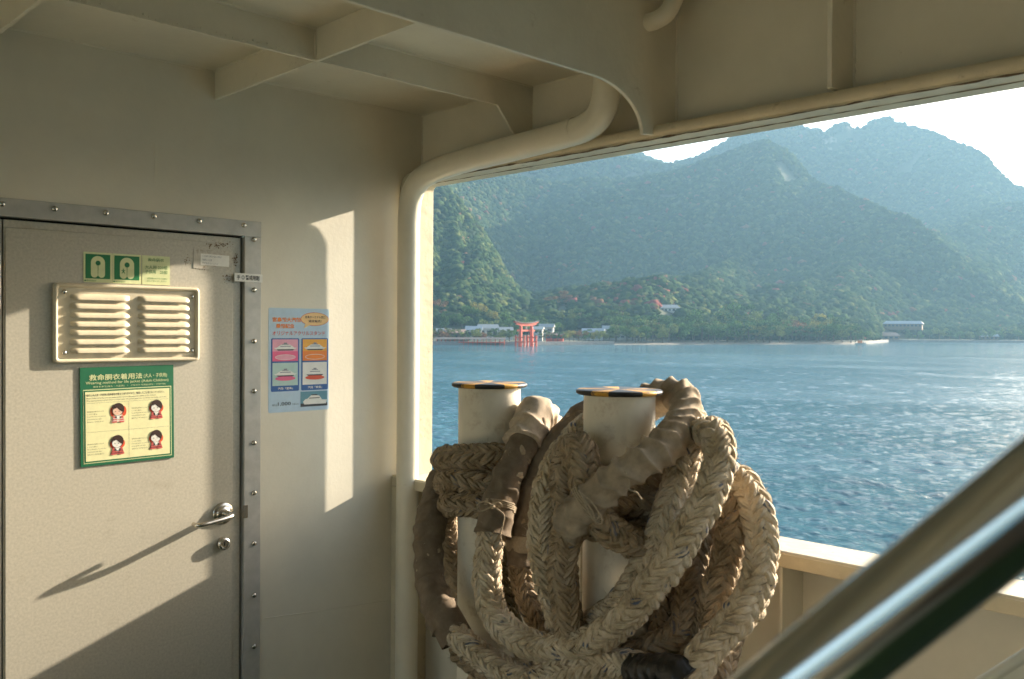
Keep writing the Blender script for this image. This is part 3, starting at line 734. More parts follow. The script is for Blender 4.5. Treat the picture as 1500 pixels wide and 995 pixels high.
rope('plaited_rope', around(br, -.405, -.400, .124, 320, 188, 9), e4, M_rope_d, seed=47, rad=.034)
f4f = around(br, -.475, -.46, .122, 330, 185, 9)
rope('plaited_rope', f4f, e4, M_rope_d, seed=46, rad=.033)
f4g = PP([(1012, 610, 2.20), (1008, 640, 2.12), (1003, 675, 2.08), (988, 725, 2.06), (968, 780, 2.055), (945, 830, 2.07), (915, 880, 2.09), (872, 915, 2.16), (830, 945, 2.22)])
rope('plaited_rope', f4g, e4, M_rope, seed=45, rad=.037)
mb = tie(e4, P(862, 738, 2.012), f4[8]-f4[7], .0475, 3, .0022, seed=8)
mb.build('cord_binding', M_cord, e4, smooth=True); mb = MB()
k0 = P(852, 722, 1.955)
for li, lp in enumerate(([(852, 722), (866, 735), (880, 756), (882, 766), (874, 767), (868, 750), (856, 732), (848, 718)], [(852, 722), (860, 745), (872, 762), (880, 755)], [(915, 690), (922, 706), (921, 716), (933, 722), (940, 732)])):
    cordline([P(x, y, 1.955) for x, y in lp], .0017).build('cord_end', M_cord, e4, smooth=True)

# ---- rope 5: coils at the right end
e5 = empty('mooring_rope', tuple(P(1080, 900, 2.0)), 'pale fuzzy rope coil hanging at the far right of the pile against the bulwark', 'rope', 'mooring ropes piled on the two bollards')
f5 = PP([(1058, 760, 2.22), (1062, 715, 2.17), (1080, 702, 2.11), (1101, 728, 2.05), (1114, 775, 2.01), (1114, 830, 1.98), (1098, 880, 1.955), (1068, 920, 1.94), (1038, 950, 1.93), (1020, 980, 1.93), (1008, 1040, 1.94)])
rope('plaited_rope', f5, e5, M_rope, seed=51, rad=.0375)
f5b = PP([(1046, 740, 2.18), (1058, 712, 2.13), (1071, 730, 2.09), (1074, 770, 2.07), (1064, 820, 2.06), (1051, 870, 2.05), (1044, 930, 2.05), (1040, 1000, 2.05)])
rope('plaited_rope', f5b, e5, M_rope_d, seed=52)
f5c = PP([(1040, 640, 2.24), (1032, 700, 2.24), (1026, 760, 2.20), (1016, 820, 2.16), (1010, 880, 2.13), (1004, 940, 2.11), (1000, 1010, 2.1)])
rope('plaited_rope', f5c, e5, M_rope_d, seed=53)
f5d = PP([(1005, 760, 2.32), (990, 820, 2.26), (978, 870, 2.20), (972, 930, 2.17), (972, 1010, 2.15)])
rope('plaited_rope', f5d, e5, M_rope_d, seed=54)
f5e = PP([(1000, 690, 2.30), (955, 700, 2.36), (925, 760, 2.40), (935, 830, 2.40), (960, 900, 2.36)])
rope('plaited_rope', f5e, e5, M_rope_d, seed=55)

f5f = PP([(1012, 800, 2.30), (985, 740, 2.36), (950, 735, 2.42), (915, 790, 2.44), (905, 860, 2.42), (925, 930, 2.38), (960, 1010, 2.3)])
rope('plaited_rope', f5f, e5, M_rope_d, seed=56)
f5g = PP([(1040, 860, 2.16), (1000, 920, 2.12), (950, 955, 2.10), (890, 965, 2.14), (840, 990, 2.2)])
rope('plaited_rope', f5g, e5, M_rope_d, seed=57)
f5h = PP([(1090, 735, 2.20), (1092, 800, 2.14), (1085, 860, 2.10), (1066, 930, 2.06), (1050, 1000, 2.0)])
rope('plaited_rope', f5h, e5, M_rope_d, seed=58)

# ---- rope 6: low pieces with the tape bound end
e6 = empty('mooring_rope', tuple(P(960, 990, 2.0)), 'frayed rope end bound in shiny black tape at the bottom of the pile', 'rope', 'mooring ropes piled on the two bollards')
f6b = PP([(700, 1000, 2.32), (750, 985, 2.27), (800, 985, 2.22), (860, 1000, 2.16), (900, 1020, 2.1)])
rope('plaited_rope', f6b, e6, M_rope_d, seed=62)
f6 = PP([(780, 1000, 2.20), (830, 985, 2.14), (880, 975, 2.09), (915, 975, 2.05), (950, 985, 2.0), (975, 990, 1.98)])
rope('plaited_rope', f6, e6, M_rope, seed=61, rad=.035)
mb = MB(); pts = PP([(930, 984, 2.02), (960, 986, 1.965), (990, 990, 1.92), (1006, 1005, 1.90)]); sleeve('tape_binding', pts, .0395, M_tape, e6, seed=14, freq=240, wr=.005, ends=(.001, .001))
# ------------------------------------------------------------------ signs on the door and wall
_tc = {}
def text_geo(body, size, bold=0.0, width=None):
    key = (body, size, bold)
    if key not in _tc:
        cu = bpy.data.curves.new('t', 'FONT'); cu.body = body; cu.size = size; cu.resolution_u = 2; cu.offset = bold
        o = bpy.data.objects.new('t', cu); col.objects.link(o)
        dg = bpy.context.evaluated_depsgraph_get(); dg.update()
        me = bpy.data.meshes.new_from_object(o.evaluated_get(dg))
        vs = [(v.co.x, v.co.y) for v in me.vertices]; fs = [tuple(p.vertices) for p in me.polygons]
        bpy.data.objects.remove(o); bpy.data.curves.remove(cu); bpy.data.meshes.remove(me)
        _tc[key] = (vs, fs)
    return _tc[key]
class Sheet:
    """flat printed sheet on the door wall; u right, v up, in metres from its lower left corner"""
    def __init__(s, x, z, y, th, name, mats_, label, cat, parent=None, group=None, tilt=0.0, W=.1, H=.1, paper=0, rad=.002):
        s.x, s.z, s.y, s.tilt = x, z, y-th, tilt; s.W, s.H = W, H
        s.e = empty(name, (x, y, z), label, cat, group); s.mats = mats_
        s.parts = {}
        m = MB(); pts = rrect(0, W, 0, H, rad, 3); m.prism([s.T(u, v) for u, v in pts], 'y', y-th, y)
        m.build('backing', mats_[paper], s.e)
    def T(s, u, v): c, n = math.cos(s.tilt), math.sin(s.tilt); return (s.x+u*c-v*n, s.z+u*n+v*c)
    def part(s, p): return s.parts.setdefault(p, MB())
    def poly(s, p, pts, m, l=1):
        q = [s.T(u, v) for u, v in pts]; y = s.y-.00035*l
        s.part(p).add([(a, y, b) for a, b in q], [tuple(range(len(q)))], m)
    def rect(s, p, u0, v0, u1, v1, m, l=1, r=0):
        s.poly(p, rrect(u0, u1, v0, v1, r, 4) if r else [(u0, v0), (u1, v0), (u1, v1), (u0, v1)], m, l)
    def ell(s, p, u, v, a, b, m, l=1, n=28, t0=0, t1=360):
        s.poly(p, [(u+a*math.cos(R(t0+(t1-t0)*k/n)), v+b*math.sin(R(t0+(t1-t0)*k/n))) for k in range(n+(0 if t1-t0 == 360 else 1))], m, l)
    def frame(s, p, u0, v0, u1, v1, w, m, l=1):
        s.rect(p, u0, v0, u1, v0+w, m, l); s.rect(p, u0, v1-w, u1, v1, m, l)
        s.rect(p, u0, v0+w, u0+w, v1-w, m, l); s.rect(p, u1-w, v0+w, u1, v1-w, m, l)
    def text(s, p, body, u, v, w, h, m, l=2, bold=.0):
        """fit the text in the box (u,v)-(u+w,v+h)"""
        vs, fs = text_geo(body, 1.0, bold)
        if not vs: return
        xs = [a for a, b in vs]; ys = [b for a, b in vs]; x0, x1, y0, y1 = min(xs), max(xs), min(ys), max(ys)
        y = s.y-.00035*l
        out = []
        for a, b in vs:
            c = s.T(u+(a-x0)/(x1-x0)*w, v+(b-y0)/(y1-y0)*h); out.append((c[0], y, c[1]))
        s.part(p).add(out, fs, m)
    def done(s):
        for p, mb in s.parts.items(): mb.build(p.split('#')[0], s.mats, s.e)

K_green = flat('safety_green', (.004, .16, .045)); K_glow = flat('pale_yellow_green', (.62, .66, .36)); K_white = flat('white', (.72, .71, .66))
K_ink = flat('dark_ink', (.03, .03, .035)); K_cream = flat('cream_yellow', (.72, .70, .40)); K_dgreen = flat('deep_green', (.004, .12, .05))
K_red = flat('orange_red', (.65, .08, .025)); K_pink = flat('skin_pink', (.75, .50, .38)); K_hair = flat('dark_brown', (.035, .015, .01)); K_rose = flat('rose_red', (.55, .10, .09))
K_blue = flat('paper_blue', (.42, .55, .66)); K_navy = flat('royal_blue', (.02, .10, .32)); K_or = flat('bright_orange', (.80, .22, .02)); K_hot = flat('hot_pink', (.75, .12, .25)); K_lp = flat('light_pink', (.72, .34, .42))
K_bub = flat('peach', (.80, .52, .22)); K_sea = flat('photo_blue', (.10, .26, .33)); K_grey = flat('grey_ink', (.22, .23, .26)); K_aq = flat('pale_aqua', (.40, .56, .52)); K_gold = flat('amber', (.80, .38, .04))
YS = YD
def box_from(pts):
    q = [Wp(x, y, YS) for x, y in pts]; return q
# three life jacket stickers in a row above the vent
def jacket(s, W, H, child):
    mg = .0055
    s.rect('picture', mg, .011, W-mg, H-mg, 1, 1)
    cx = W/2; z0, z1 = .014, H-.010; r = (W-2*mg)*.285
    s.poly('picture', [(cx-r, z0+r*.5)] + [(cx-r*.5+r*.5*math.cos(R(180+a)), z0+r*.5+r*.5*math.sin(R(180+a))) for a in range(10, 180, 10)] + [(cx-.0006, z0+r*.5)] +
           [(cx-.0006, z1-r)] + [(cx-r, z1-r)], 0, 2)
    s.poly('picture', [(cx+.0006, z0+r*.5)] + [(cx+r*.5+r*.5*math.cos(R(180+a)), z0+r*.5+r*.5*math.sin(R(180+a))) for a in range(10, 180, 10)] + [(cx+r, z0+r*.5)] +
           [(cx+r, z1-r)] + [(cx+.0006, z1-r)], 0, 2)
    s.ell('picture', cx, z1-r, r, r*.98, 0, 2, 24, 0, 180)
    s.ell('picture', cx, z1-r*1.05, r*.36, r*.36, 1, 3)
    s.poly('picture', [(cx-.0008, z0+r), (cx+.0008, z0+r), (cx+.0008, z1-r), (cx-.0008, z1-r)], 1, 3)
    if child:
        a, b = cx-r*.52, z0+r*1.05
        s.ell('picture', a, b+.0062, .0018, .0018, 1, 3, 12)
        s.poly('picture', [(a-.0055, b+.0035), (a+.0055, b+.0035), (a+.0055, b+.0018), (a+.002, b+.0012), (a+.002, b-.0015), (a+.0055, b-.0058), (a+.0035, b-.0066), (a, b-.0026), (a-.0035, b-.0066), (a-.0055, b-.0058), (a-.002, b-.0015), (a-.002, b+.0012), (a-.0055, b+.0018)], 1, 3)
    s.text('lettering', '●救命胴衣', .002, .0025, W*.42, .0048, 1, 2)
q = box_from([(122, 415), (164, 415), (164, 371), (208, 415), (250, 415), (250, 376)])
SW = q[1][0]-q[0][0]-.0012; SH = Wp(143, 370, YS)[1]-Wp(143, 414, YS)[1]; zb0 = max(Wp(143, 414, YS)[1], vz1+.0015)
for i, (px, lab) in enumerate(((122, 'green life jacket pictogram sticker, the plain one at the left above the vent'), (164.5, 'green child life jacket sticker with a tiny figure on the jacket'), (208, 'pale yellow green sticker with dark green Japanese counts of life jackets'))):
    x = Wp(px, 400, YS)[0]; W = (Wp(px+(42.5 if i < 2 else 41), 400, YS)[0]-x)-.001
    s = Sheet(x, zb0, YS, .0012, 'life_jacket_sticker', [K_glow, K_green, K_ink], lab, 'sticker', W=W, H=SH, group='life jacket stickers above the vent')
    if i < 2: jacket(s, W, SH, i == 1)
    else:
        s.text('lettering', '救命胴衣', W*.20, SH*.80, W*.58, SH*.12, 1)
        s.text('lettering', '大人用 220個', W*.10, SH*.54, W*.80, SH*.125, 1); s.text('lettering', '子供用　25個', W*.10, SH*.38, W*.80, SH*.125, 1)
        s.text('lettering', '※使用後は必ず元の位置に', W*.17, SH*.19, W*.74, SH*.055, 1); s.text('lettering', '戻しておいてください', W*.17, SH*.10, W*.70, SH*.055, 1)
    s.done()
# instruction board
xa, _ = Wp(118, 610, YS); xb, _ = Wp(254.5, 610, YS); zt_ = (Wp(118, 539, YS)[1]+Wp(253, 535.5, YS)[1])/2; zb_ = (Wp(118, 684, YS)[1]+Wp(254, 672, YS)[1])/2
zt_ = min(zt_, vz0-.003)
W = xb-xa; H = zt_-zb_
s = Sheet(xa, zb_, YS, .0035, 'instruction_sign', [K_dgreen, K_cream, K_white, K_ink, K_red, K_pink, K_hair, K_rose, K_glow], 'green bordered sign showing how to wear a life jacket in four pictures, below the vent', 'sign', W=W, H=H, paper=0, tilt=R(0.6))
s.rect('printed_panel', W*.028, H*.028, W*.972, H*.775, 8, 1); s.rect('printed_panel', W*.036, H*.036, W*.964, H*.767, 0, 2); s.rect('printed_panel', W*.05, H*.05, W*.95, H*.752, 1, 3)
s.text('lettering', '救命胴衣着用法', W*.09, H*.865, W*.56, H*.062, 8, 2, .012); s.text('lettering', '(大人・子供用)', W*.665, H*.867, W*.26, H*.050, 8, 2, .006)
s.text('lettering', 'Wearing method for life jacket (Adult·Children)', W*.055, H*.820, W*.885, H*.036, 8, 2)
s.text('lettering', '救生衣穿法(成人・儿童用)　/　구명조끼 착용법(성인・어린이용)', W*.13, H*.790, W*.78, H*.020, 8, 2)
s.text('lettering', '船内に大人用・子供用の救命胴衣が備えてありますので、確認してご使用になってください。', W*.06, H*.705, W*.83, H*.026, 3, 4, .01)
s.text('lettering', 'Please make sure that you are wearing the correct life jacket for adults or for children.', W*.06, H*.677, W*.74, H*.016, 3, 4)
s.text('lettering', 'The instructions explain how to wear your life jacket and how to fasten the belts correctly.', W*.06, H*.652, W*.86, H*.016, 3, 4)
s.rect('printed_panel', W*.06, H*.637, W*.94, H*.6385, 3, 4); s.rect('printed_panel', W*.06, H*.343, W*.94, H*.3445, 3, 4); s.rect('printed_panel', W*.498, H*.06, W*.5, H*.637, 3, 4)
def girl(s, cx, cy, k, var):
    S = W*.001*k; p = 'step_picture#%d' % var
    if var == 0:
        s.ell(p, cx-56*S, cy-6*S, 26*S, 52*S, 4, 5); s.ell(p, cx+60*S, cy-6*S, 26*S, 52*S, 4, 5)
    else: s.ell(p, cx, cy-8*S, 78*S, 62*S, 4, 5)
    s.poly(p, [(cx-42*S, cy-40*S), (cx+42*S, cy-40*S), (cx+72*S, cy-120*S), (cx-72*S, cy-120*S)], 5 if var == 0 else 7, 6)
    s.ell(p, cx, cy-66*S, 34*S, 24*S, 2, 7)
    s.poly(p, [(cx-52*S, cy-56*S), (cx-14*S, cy-60*S), (cx-14*S, cy-124*S), (cx-60*S, cy-124*S)], 7, 7)
    s.poly(p, [(cx+14*S, cy-60*S), (cx+52*S, cy-56*S), (cx+60*S, cy-124*S), (cx+14*S, cy-124*S)], 7, 7)
    for yy in (-82, -104): s.rect(p, cx-56*S, cy+(yy-3)*S, cx+56*S, cy+(yy+3)*S, 3 if var else 2, 8)
    s.ell(p, cx, cy+16*S, 64*S, 66*S, 6, 8)
    s.ell(p, cx-6*S, cy-4*S, 50*S, 44*S, 2 if var else 5, 9)
    s.poly(p, [(cx-46*S, cy+16*S), (cx-26*S, cy+46*S), (cx+30*S, cy+52*S), (cx+58*S, cy+10*S), (cx+44*S, cy-14*S), (cx+14*S, cy+6*S), (cx-14*S, cy+34*S)], 6, 10)
    for xx in (-28, 8): s.ell(p, cx+xx*S, cy-6*S, 4*S, 6*S, 3, 11, 10)
    s.rect(p, cx-14*S, cy-29*S, cx-2*S, cy-26*S, 4, 11)
for i, (cx, cy) in enumerate(((.385, .545), (.80, .555), (.375, .215), (.795, .235))):
    girl(s, W*cx, H*cy, 1.02, i)
    tx = .065 if i % 2 == 0 else .53; 
    for j, (tt, wd) in enumerate((('救命胴衣を頭からかぶる', .17), ('しっかり着る。', .11), ('Put the life jacket over your head', .19), ('and pull the belt tight.', .15), ('套在头上 / 머리에 씁니다', .17))):
        s.text('step_text#%d' % i, tt, W*tx, H*(cy-.0+(.0-j*.026)), W*wd, H*.012, 3, 4)
s.done()
# advertising poster on the wall
YW = YA
xa, _ = Wp(393, 530, YW); xb, _ = Wp(481.5, 530, YW); zt_ = Wp(437, 452, YW)[1]; zb_ = Wp(437, 602.5, YW)[1]
W = xb-xa; H = zt_-zb_
mats_ = [K_blue, K_navy, K_or, K_hot, K_lp, K_bub, K_ink, K_white, K_sea, K_grey, K_aq, K_gold, K_red]
s = Sheet(xa, zb_, YW, .0008, 'poster', mats_, 'pale blue poster with pink and orange pictures of ships, right of the door', 'poster', W=W, H=H, rad=.006)
def ship(s, cx, cy, k, base=None):
    S = W*.01*k; p = 'ship_picture#%d' % i
    s.poly(p, [(cx-22*S, cy-1*S), (cx+22*S, cy-1*S), (cx+15*S, cy-5*S), (cx-15*S, cy-5*S)], 7, 5)
    s.poly(p, [(cx-17*S, cy-3.5*S), (cx+17*S, cy-3.5*S), (cx+14*S, cy-5.5*S), (cx-14*S, cy-5.5*S)], 6, 6)
    s.poly(p, [(cx-17*S, cy-1*S), (cx+17*S, cy-1*S), (cx+9*S, cy+4*S), (cx-9*S, cy+4*S)], 7, 5)
    s.rect(p, cx-10*S, cy+.8*S, cx+10*S, cy+2.2*S, 9, 6); s.rect(p, cx-6*S, cy+4*S, cx+6*S, cy+5.2*S, 9, 5); s.rect(p, cx-3*S, cy+5.2*S, cx+3*S, cy+7.5*S, 9, 5)
    if base is not None:
        s.ell(p, cx, cy-9*S, 19*S, 3.6*S, base, 5); s.poly(p, [(cx-13*S, cy-5.5*S), (cx+13*S, cy-5.5*S), (cx+15*S, cy-8*S), (cx-15*S, cy-8*S)], base, 6)
for i, (u0, top, lo) in enumerate(((.04, 4, 3), (.53, 11, 2))):
    u0 *= W; u1 = u0+W*.455
    s.rect('ship_picture#%d' % i, u0, H*.20, u1, H*.71, 1, 1, r=W*.02)
    a, b = u0+W*.022, u1-W*.022
    s.rect('ship_picture#%d' % i, a, H*.49, b, H*.70, top, 2); s.rect('ship_picture#%d' % i, a, H*.49, b, H*.585, lo, 3)
    s.ell('ship_picture#%d' % i, (a+b)/2, H*.528, W*.165, H*.026, 7, 4); s.ell('ship_picture#%d' % i, (a+b)/2, H*.528, W*.158, H*.022, 4 if i == 0 else 2, 5)
    ship(s, (a+b)/2, H*.625, .86)
    s.rect('ship_picture#%d' % i, a, H*.255, b, H*.475, 10 if i == 0 else 7, 2)
    ship(s, (a+b)/2, H*.375, .86, 3 if i == 0 else 12)
    s.text('caption#%d' % i, '汽船「宮島」' if i == 0 else '汽船「安芸」', u0+W*.11, H*.216, W*.24, H*.024, 7, 3, .02)
s.text('lettering', '宮島松大汽船', W*.06, H*.866, W*.46, H*.046, 2, 2, .03)
s.text('lettering', '乗船記念', W*.115, H*.805, W*.30, H*.046, 2, 2, .03)
s.text('lettering', 'オリジナルアクリルスタンド', W*.06, H*.738, W*.87, H*.042, 12, 2, .008)
s.ell('speech_bubble', W*.755, H*.898, W*.238, H*.066, 12, 1, 40); s.ell('speech_bubble', W*.755, H*.898, W*.231, H*.0615, 5, 2, 40)
s.poly('speech_bubble', [(W*.60, H*.862), (W*.68, H*.842), (W*.57, H*.808)], 5, 3)
s.text('speech_bubble', '宮島ターミナル窓口', W*.59, H*.905, W*.34, H*.026, 6, 4, .01); s.text('speech_bubble', '限定販売！', W*.65, H*.865, W*.22, H*.026, 6, 4, .01)
s.text('price', '税込', W*.06, H*.062, W*.08, H*.020, 6, 2); s.text('price', '1,000', W*.15, H*.058, W*.21, H*.040, 6, 2, .01); s.text('price', '円(税込み)', W*.38, H*.062, W*.11, H*.018, 6, 2)
s.rect('ship_photo', W*.52, H*.04, W*.975, H*.188, 8, 1); s.rect('ship_photo', W*.52, H*.04, W*.975, H*.072, 6, 2)
s.poly('ship_photo', [(W*.58, H*.062), (W*.95, H*.062), (W*.965, H*.10), (W*.60, H*.115), (W*.56, H*.09)], 7, 3)
s.poly('ship_photo', [(W*.62, H*.11), (W*.88, H*.105), (W*.83, H*.145), (W*.70, H*.15)], 7, 3); s.rect('ship_photo', W*.66, H*.118, W*.84, H*.126, 6, 4); s.rect('ship_photo', W*.70, H*.148, W*.80, H*.158, 6, 4)
s.done()
# clear plastic sleeve corner pieces are left out; worn name plate, top right of the door
K_worn = mat('worn_paper', (.46, .43, .36), .6, nscale=60, namp=.2, dirt=((.20, .14, .08), 45, .55, .7, .8))
xa, za = Wp(283, 393, YS); xb, zb2 = Wp(339, 368, YS)
s = Sheet(xa, za, YS, .0012, 'worn_label', [K_worn, K_grey, K_white], 'worn grey paper label peeling at the upper right corner of the door', 'label', W=xb-xa, H=zb2-za, tilt=R(-1.2))
W, H = xb-xa, zb2-za
s.rect('lettering', W*.18, H*.2, W*.93, H*.78, 2, 1)
s.text('lettering', 'この扉は風が強い時は', W*.22, H*.62, W*.5, H*.10, 1, 2); s.text('lettering', '開閉に注意', W*.22, H*.42, W*.25, H*.10, 1, 2); s.text('lettering', '手を挟まないように', W*.22, H*.26, W*.42, H*.10, 1, 2)
s.done()
# stain patches of old glue round the label: a thin smear sheet
K_glue = mat('old_glue', (.17, .105, .055), .8, nscale=150, namp=.5)
gm = MB(); qg = random.Random(3)
def smear(cx, cy, sx, sy, n):
    for _ in range(n):
        x, z = Wp(cx+qg.gauss(0, sx), cy+qg.gauss(0, sy), YS); r = abs(qg.gauss(0, .0011))+.0004; kk = 6; a0 = qg.uniform(0, 6)
        gm.add([(x+r*qg.uniform(.6, 1.5)*math.cos(a0+2*math.pi*k_/kk), YS-.0002, z+r*qg.uniform(.5, 1.1)*math.sin(a0+2*math.pi*k_/kk)) for k_ in range(kk)], [tuple(range(kk))])
smear(320, 359, 9, 2.2, 120); smear(345, 380, 2, 5, 70); smear(273, 381, 2.5, 3, 35); smear(331, 409, 3.5, 3, 40); smear(291, 366, 2, 1.2, 8); smear(300, 394, 12, 1, 20)
tag(gm.build('glue_stain', K_glue, dr), kind='stuff')
# small strip label bridging door and surround
xa, za = Wp(342, 412, YA); xb, zb2 = Wp(383, 402, YA)
s = Sheet(xa, za, YA-.0062, .0008, 'strip_label', [K_white, K_ink], 'narrow white strip label stuck across door gap and metal surround', 'label', W=xb-xa, H=zb2-za, tilt=R(-.6))
s.text('lettering', '手 ○ 警戒用則', (xb-xa)*.08, (zb2-za)*.2, (xb-xa)*.80, (zb2-za)*.6, 1, 2, .02); s.done()
# ------------------------------------------------------------------ sea, island, shore
ZSEA = -10.0
def azpx(px): return AZ - math.atan((px-750)/F)          # world azimuth of a photo column
def tab(*p):
    xs = [q[0] for q in p]; ys = [q[1] for q in p]
    return lambda x: np.interp(x, xs, ys)
shoreD = tab((-500, 560), (500, 590), (760, 610), (960, 680), (1250, 800), (1275, 860), (1300, 1010), (1500, 1080), (1700, 1300), (2000, 1700))
yA = tab((-500, 200), (500, 205), (600, 240), (634, 268), (665, 290), (700, 328), (725, 365), (742, 400), (775, 438), (810, 440), (860, 428), (915, 411), (960, 404), (1000, 424), (1060, 442), (1130, 455), (1180, 462), (1260, 468), (1400, 474), (1700, 480), (2000, 487))
DA = tab((-500, 1150), (600, 1100), (742, 980), (810, 860), (960, 880), (1180, 940), (1260, 1040), (1320, 1180), (1500, 1260), (1700, 1500), (2000, 1900))
yB = tab((-500, 215), (500, 222), (632, 226), (700, 240), (800, 262), (900, 262), (1000, 246), (1080, 212), (1120, 202), (1156, 226), (1180, 254), (1212, 270), (1260, 287), (1300, 306), (1340, 323), (1372, 347), (1400, 371), (1432, 395), (1460, 419), (1480, 435), (1520, 455), (1600, 468), (1800, 480), (2000, 487))
DB = tab((-500, 1500), (500, 1560), (900, 1750), (1100, 1800), (1156, 1760), (1212, 1660), (1300, 1520), (1400, 1420), (1480, 1380), (1600, 1500), (1800, 1750), (2000, 2050))
yC = tab((-500, 215), (500, 225), (632, 222), (900, 226), (1000, 240), (1100, 250), (1180, 300), (1240, 345), (1300, 352), (1340, 337), (1372, 322), (1400, 313), (1450, 301), (1500, 291), (1560, 286), (1650, 305), (1750, 360), (1850, 430), (2000, 487))
DC = tab((-500, 1900), (632, 1900), (900, 2020), (1156, 2120), (1300, 2060), (1500, 1960), (1750, 2100), (2000, 2300))
yD = tab((-500, 220), (500, 215), (632, 208), (700, 200), (800, 204), (880, 209), (915, 214), (946, 226), (962, 231), (984, 236), (996, 234), (1010, 229), (1032, 221), (1045, 211), (1060, 204), (1080, 190), (1100, 182), (1136, 176), (1165, 179), (1180, 183), (1194, 181), (1203, 190), (1212, 185), (1220, 178), (1237, 177), (1251, 189), (1262, 184), (1272, 176), (1290, 170), (1302, 172), (1309, 178), (1324, 180), (1352, 189), (1380, 200), (1412, 213), (1440, 228), (1452, 240), (1462, 252), (1480, 265), (1500, 270), (1560, 292), (1650, 330), (1750, 385), (1850, 445), (2000, 487))
DD = tab((-500, 2300), (632, 2300), (984, 2500), (1060, 2350), (1290, 2450), (1480, 2300), (1650, 2400), (2000, 2500))
HOR = 497.5 - F*math.tan(PITCH)
def yH(px): return HOR + (px-750)*math.tan(ROLL)
def hgt(px, y, D):             # height (world z) of a point seen at (px,y) at horizontal distance D
    dep = D*np.cos(np.arctan((px-750)/F))
    return (yH(px)-y)/F*dep
NAZ, NR = 760, 300
azs = np.linspace(R(4.0), R(74.0), NAZ); PXS = 750 + F*np.tan(AZ-azs)
RR = np.linspace(540, 3400, NR)
def crest_noise(px, k):
    return np.array([mnoise.fractal(Vector((x*.02, k, 0)), .9, 2.1, 6) for x in px])
Ht = np.zeros((NAZ, NR))
cn = {k: crest_noise(PXS, k*7.3) for k in 'ABCD' for k in [ord(k)]}
for i, px in enumerate(PXS):
    s0 = shoreD(px)
    dA, dB, dC, dD = DA(px), DB(px), DC(px), DD(px)
    hA, hB, hC, hD = [float(hgt(px, f(px), d)) for f, d in ((yA, dA), (yB, dB), (yC, dC), (yD, dD))]
    tree = 7.0
    hA -= tree; hB -= tree; hC -= tree; hD -= tree
    hA = max(hA, ZSEA+6)
    dx = [s0-40, s0, s0+12, s0+60, s0+(dA-s0)*.45, dA, dA+(dB-dA)*.55, dB, dB+(dC-dB)*.5, dC, dC+(dD-dC)*.45, dD, dD+250, dD+900]
    fAB = float(np.interp(px, [600, 740, 800, 1000, 1180, 1300], [.30, .16, .10, .14, .30, .34]))
    vAB = min(hA, hB)*1.0 - .10*max(0, min(hA, hB)); vBC = min(hB, hC)-.14*max(0, min(hB, hC)); vCD = min(hC, hD)-.12*max(0, min(hC, hD))
    dy = [ZSEA-6, ZSEA-.3, ZSEA+1.6, ZSEA+3.0, ZSEA+5+(hA-ZSEA-5)*.30, hA, vAB if hB < hA*1.6 else hA+(hB-hA)*fAB, hB, vBC if hC < hB*1.5 else hB+(hC-hB)*.3, hC, vCD if hD < hC*1.5 else hC+(hD-hC)*.24, hD, hD*.75, 0]
    Ht[i] = np.interp(RR, dx, dy)
    # relief that fades at the shore and is gentle on the crests
    lat = math.cos(azs[i]); laz = math.sin(azs[i])
    for j, r in enumerate(RR):
        if r > s0+50 and r < dD+400:
            x, y = r*lat, r*laz
            e = min(1, (r-s0-50)/220)
            on = min(abs(r-dA)/120, abs(r-dB)/150, abs(r-dC)/120, abs(r-dD)/150, 1)
            n1 = mnoise.ridged_multi_fractal(Vector((x/420, y/420, 3.1)), .9, 2.2, 4, 1.0, 2.0)-1.2
            n3 = (mnoise.ridged_multi_fractal(Vector((azs[i]*7.5+r/2600, r/1500, 8.1)), 1.0, 2.1, 3, 1.0, 2.0)-1.25)*46
            n2 = mnoise.noise(Vector((x/70, y/70, 9)))
            Ht[i, j] += e*(n1*15*(.12+.88*on) + n2*7 + n3*(.15+.85*on)*min(1, max(0, Ht[i, j]-ZSEA-8)/90))
Xg = RR[None, :]*np.cos(azs)[:, None]; Yg = RR[None, :]*np.sin(azs)[:, None]
def terr(az, r):
    fi = np.clip((az-azs[0])/(azs[1]-azs[0]), 0, NAZ-1.001); fj = np.clip((r-RR[0])/(RR[1]-RR[0]), 0, NR-1.001)
    i = fi.astype(int); j = fj.astype(int); a = fi-i; b = fj-j
    return Ht[i, j]*(1-a)*(1-b)+Ht[i+1, j]*a*(1-b)+Ht[i, j+1]*(1-a)*b+Ht[i+1, j+1]*a*b
def meshgrid_obj(name, X, Y, Z, m, wrap=False):
    na, nr = X.shape
    V = np.stack([X, Y, Z], -1).reshape(-1, 3).astype(np.float32)
    i = np.arange(na if wrap else na-1)[:, None]; j = np.arange(nr-1)[None, :]; i2 = (i+1) % na
    Fq = np.stack([i*nr+j, i*nr+j+1, i2*nr+j+1, i2*nr+j], -1).reshape(-1, 4)
    me = bpy.data.meshes.new(name); me.vertices.add(len(V)); me.vertices.foreach_set('co', V.reshape(-1))
    me.loops.add(Fq.size); me.loops.foreach_set('vertex_index', Fq.reshape(-1).astype(np.int32))
    me.polygons.add(len(Fq)); me.polygons.foreach_set('loop_start', (np.arange(len(Fq))*4).astype(np.int32)); me.polygons.foreach_set('loop_total', np.full(len(Fq), 4, np.int32))
    me.polygons.foreach_set('use_smooth', np.ones(len(Fq), dtype=bool)); me.update(calc_edges=True)
    me.materials.append(m); o = bpy.data.objects.new(name, me); col.objects.link(o); OFF[o] = Vector((0, 0, 0)); return o
M_hill = mat('wooded_ground', (.045, .055, .028), .95, nscale=.02, namp=.3, dirt=((.30, .25, .19), .011, .63, .70, .8))
hl = meshgrid_obj('hills', Xg, Yg, Ht, M_hill, False)
hl.data.flip_normals(); tag(hl, 'steep wooded island mountains across the water', kind='structure')

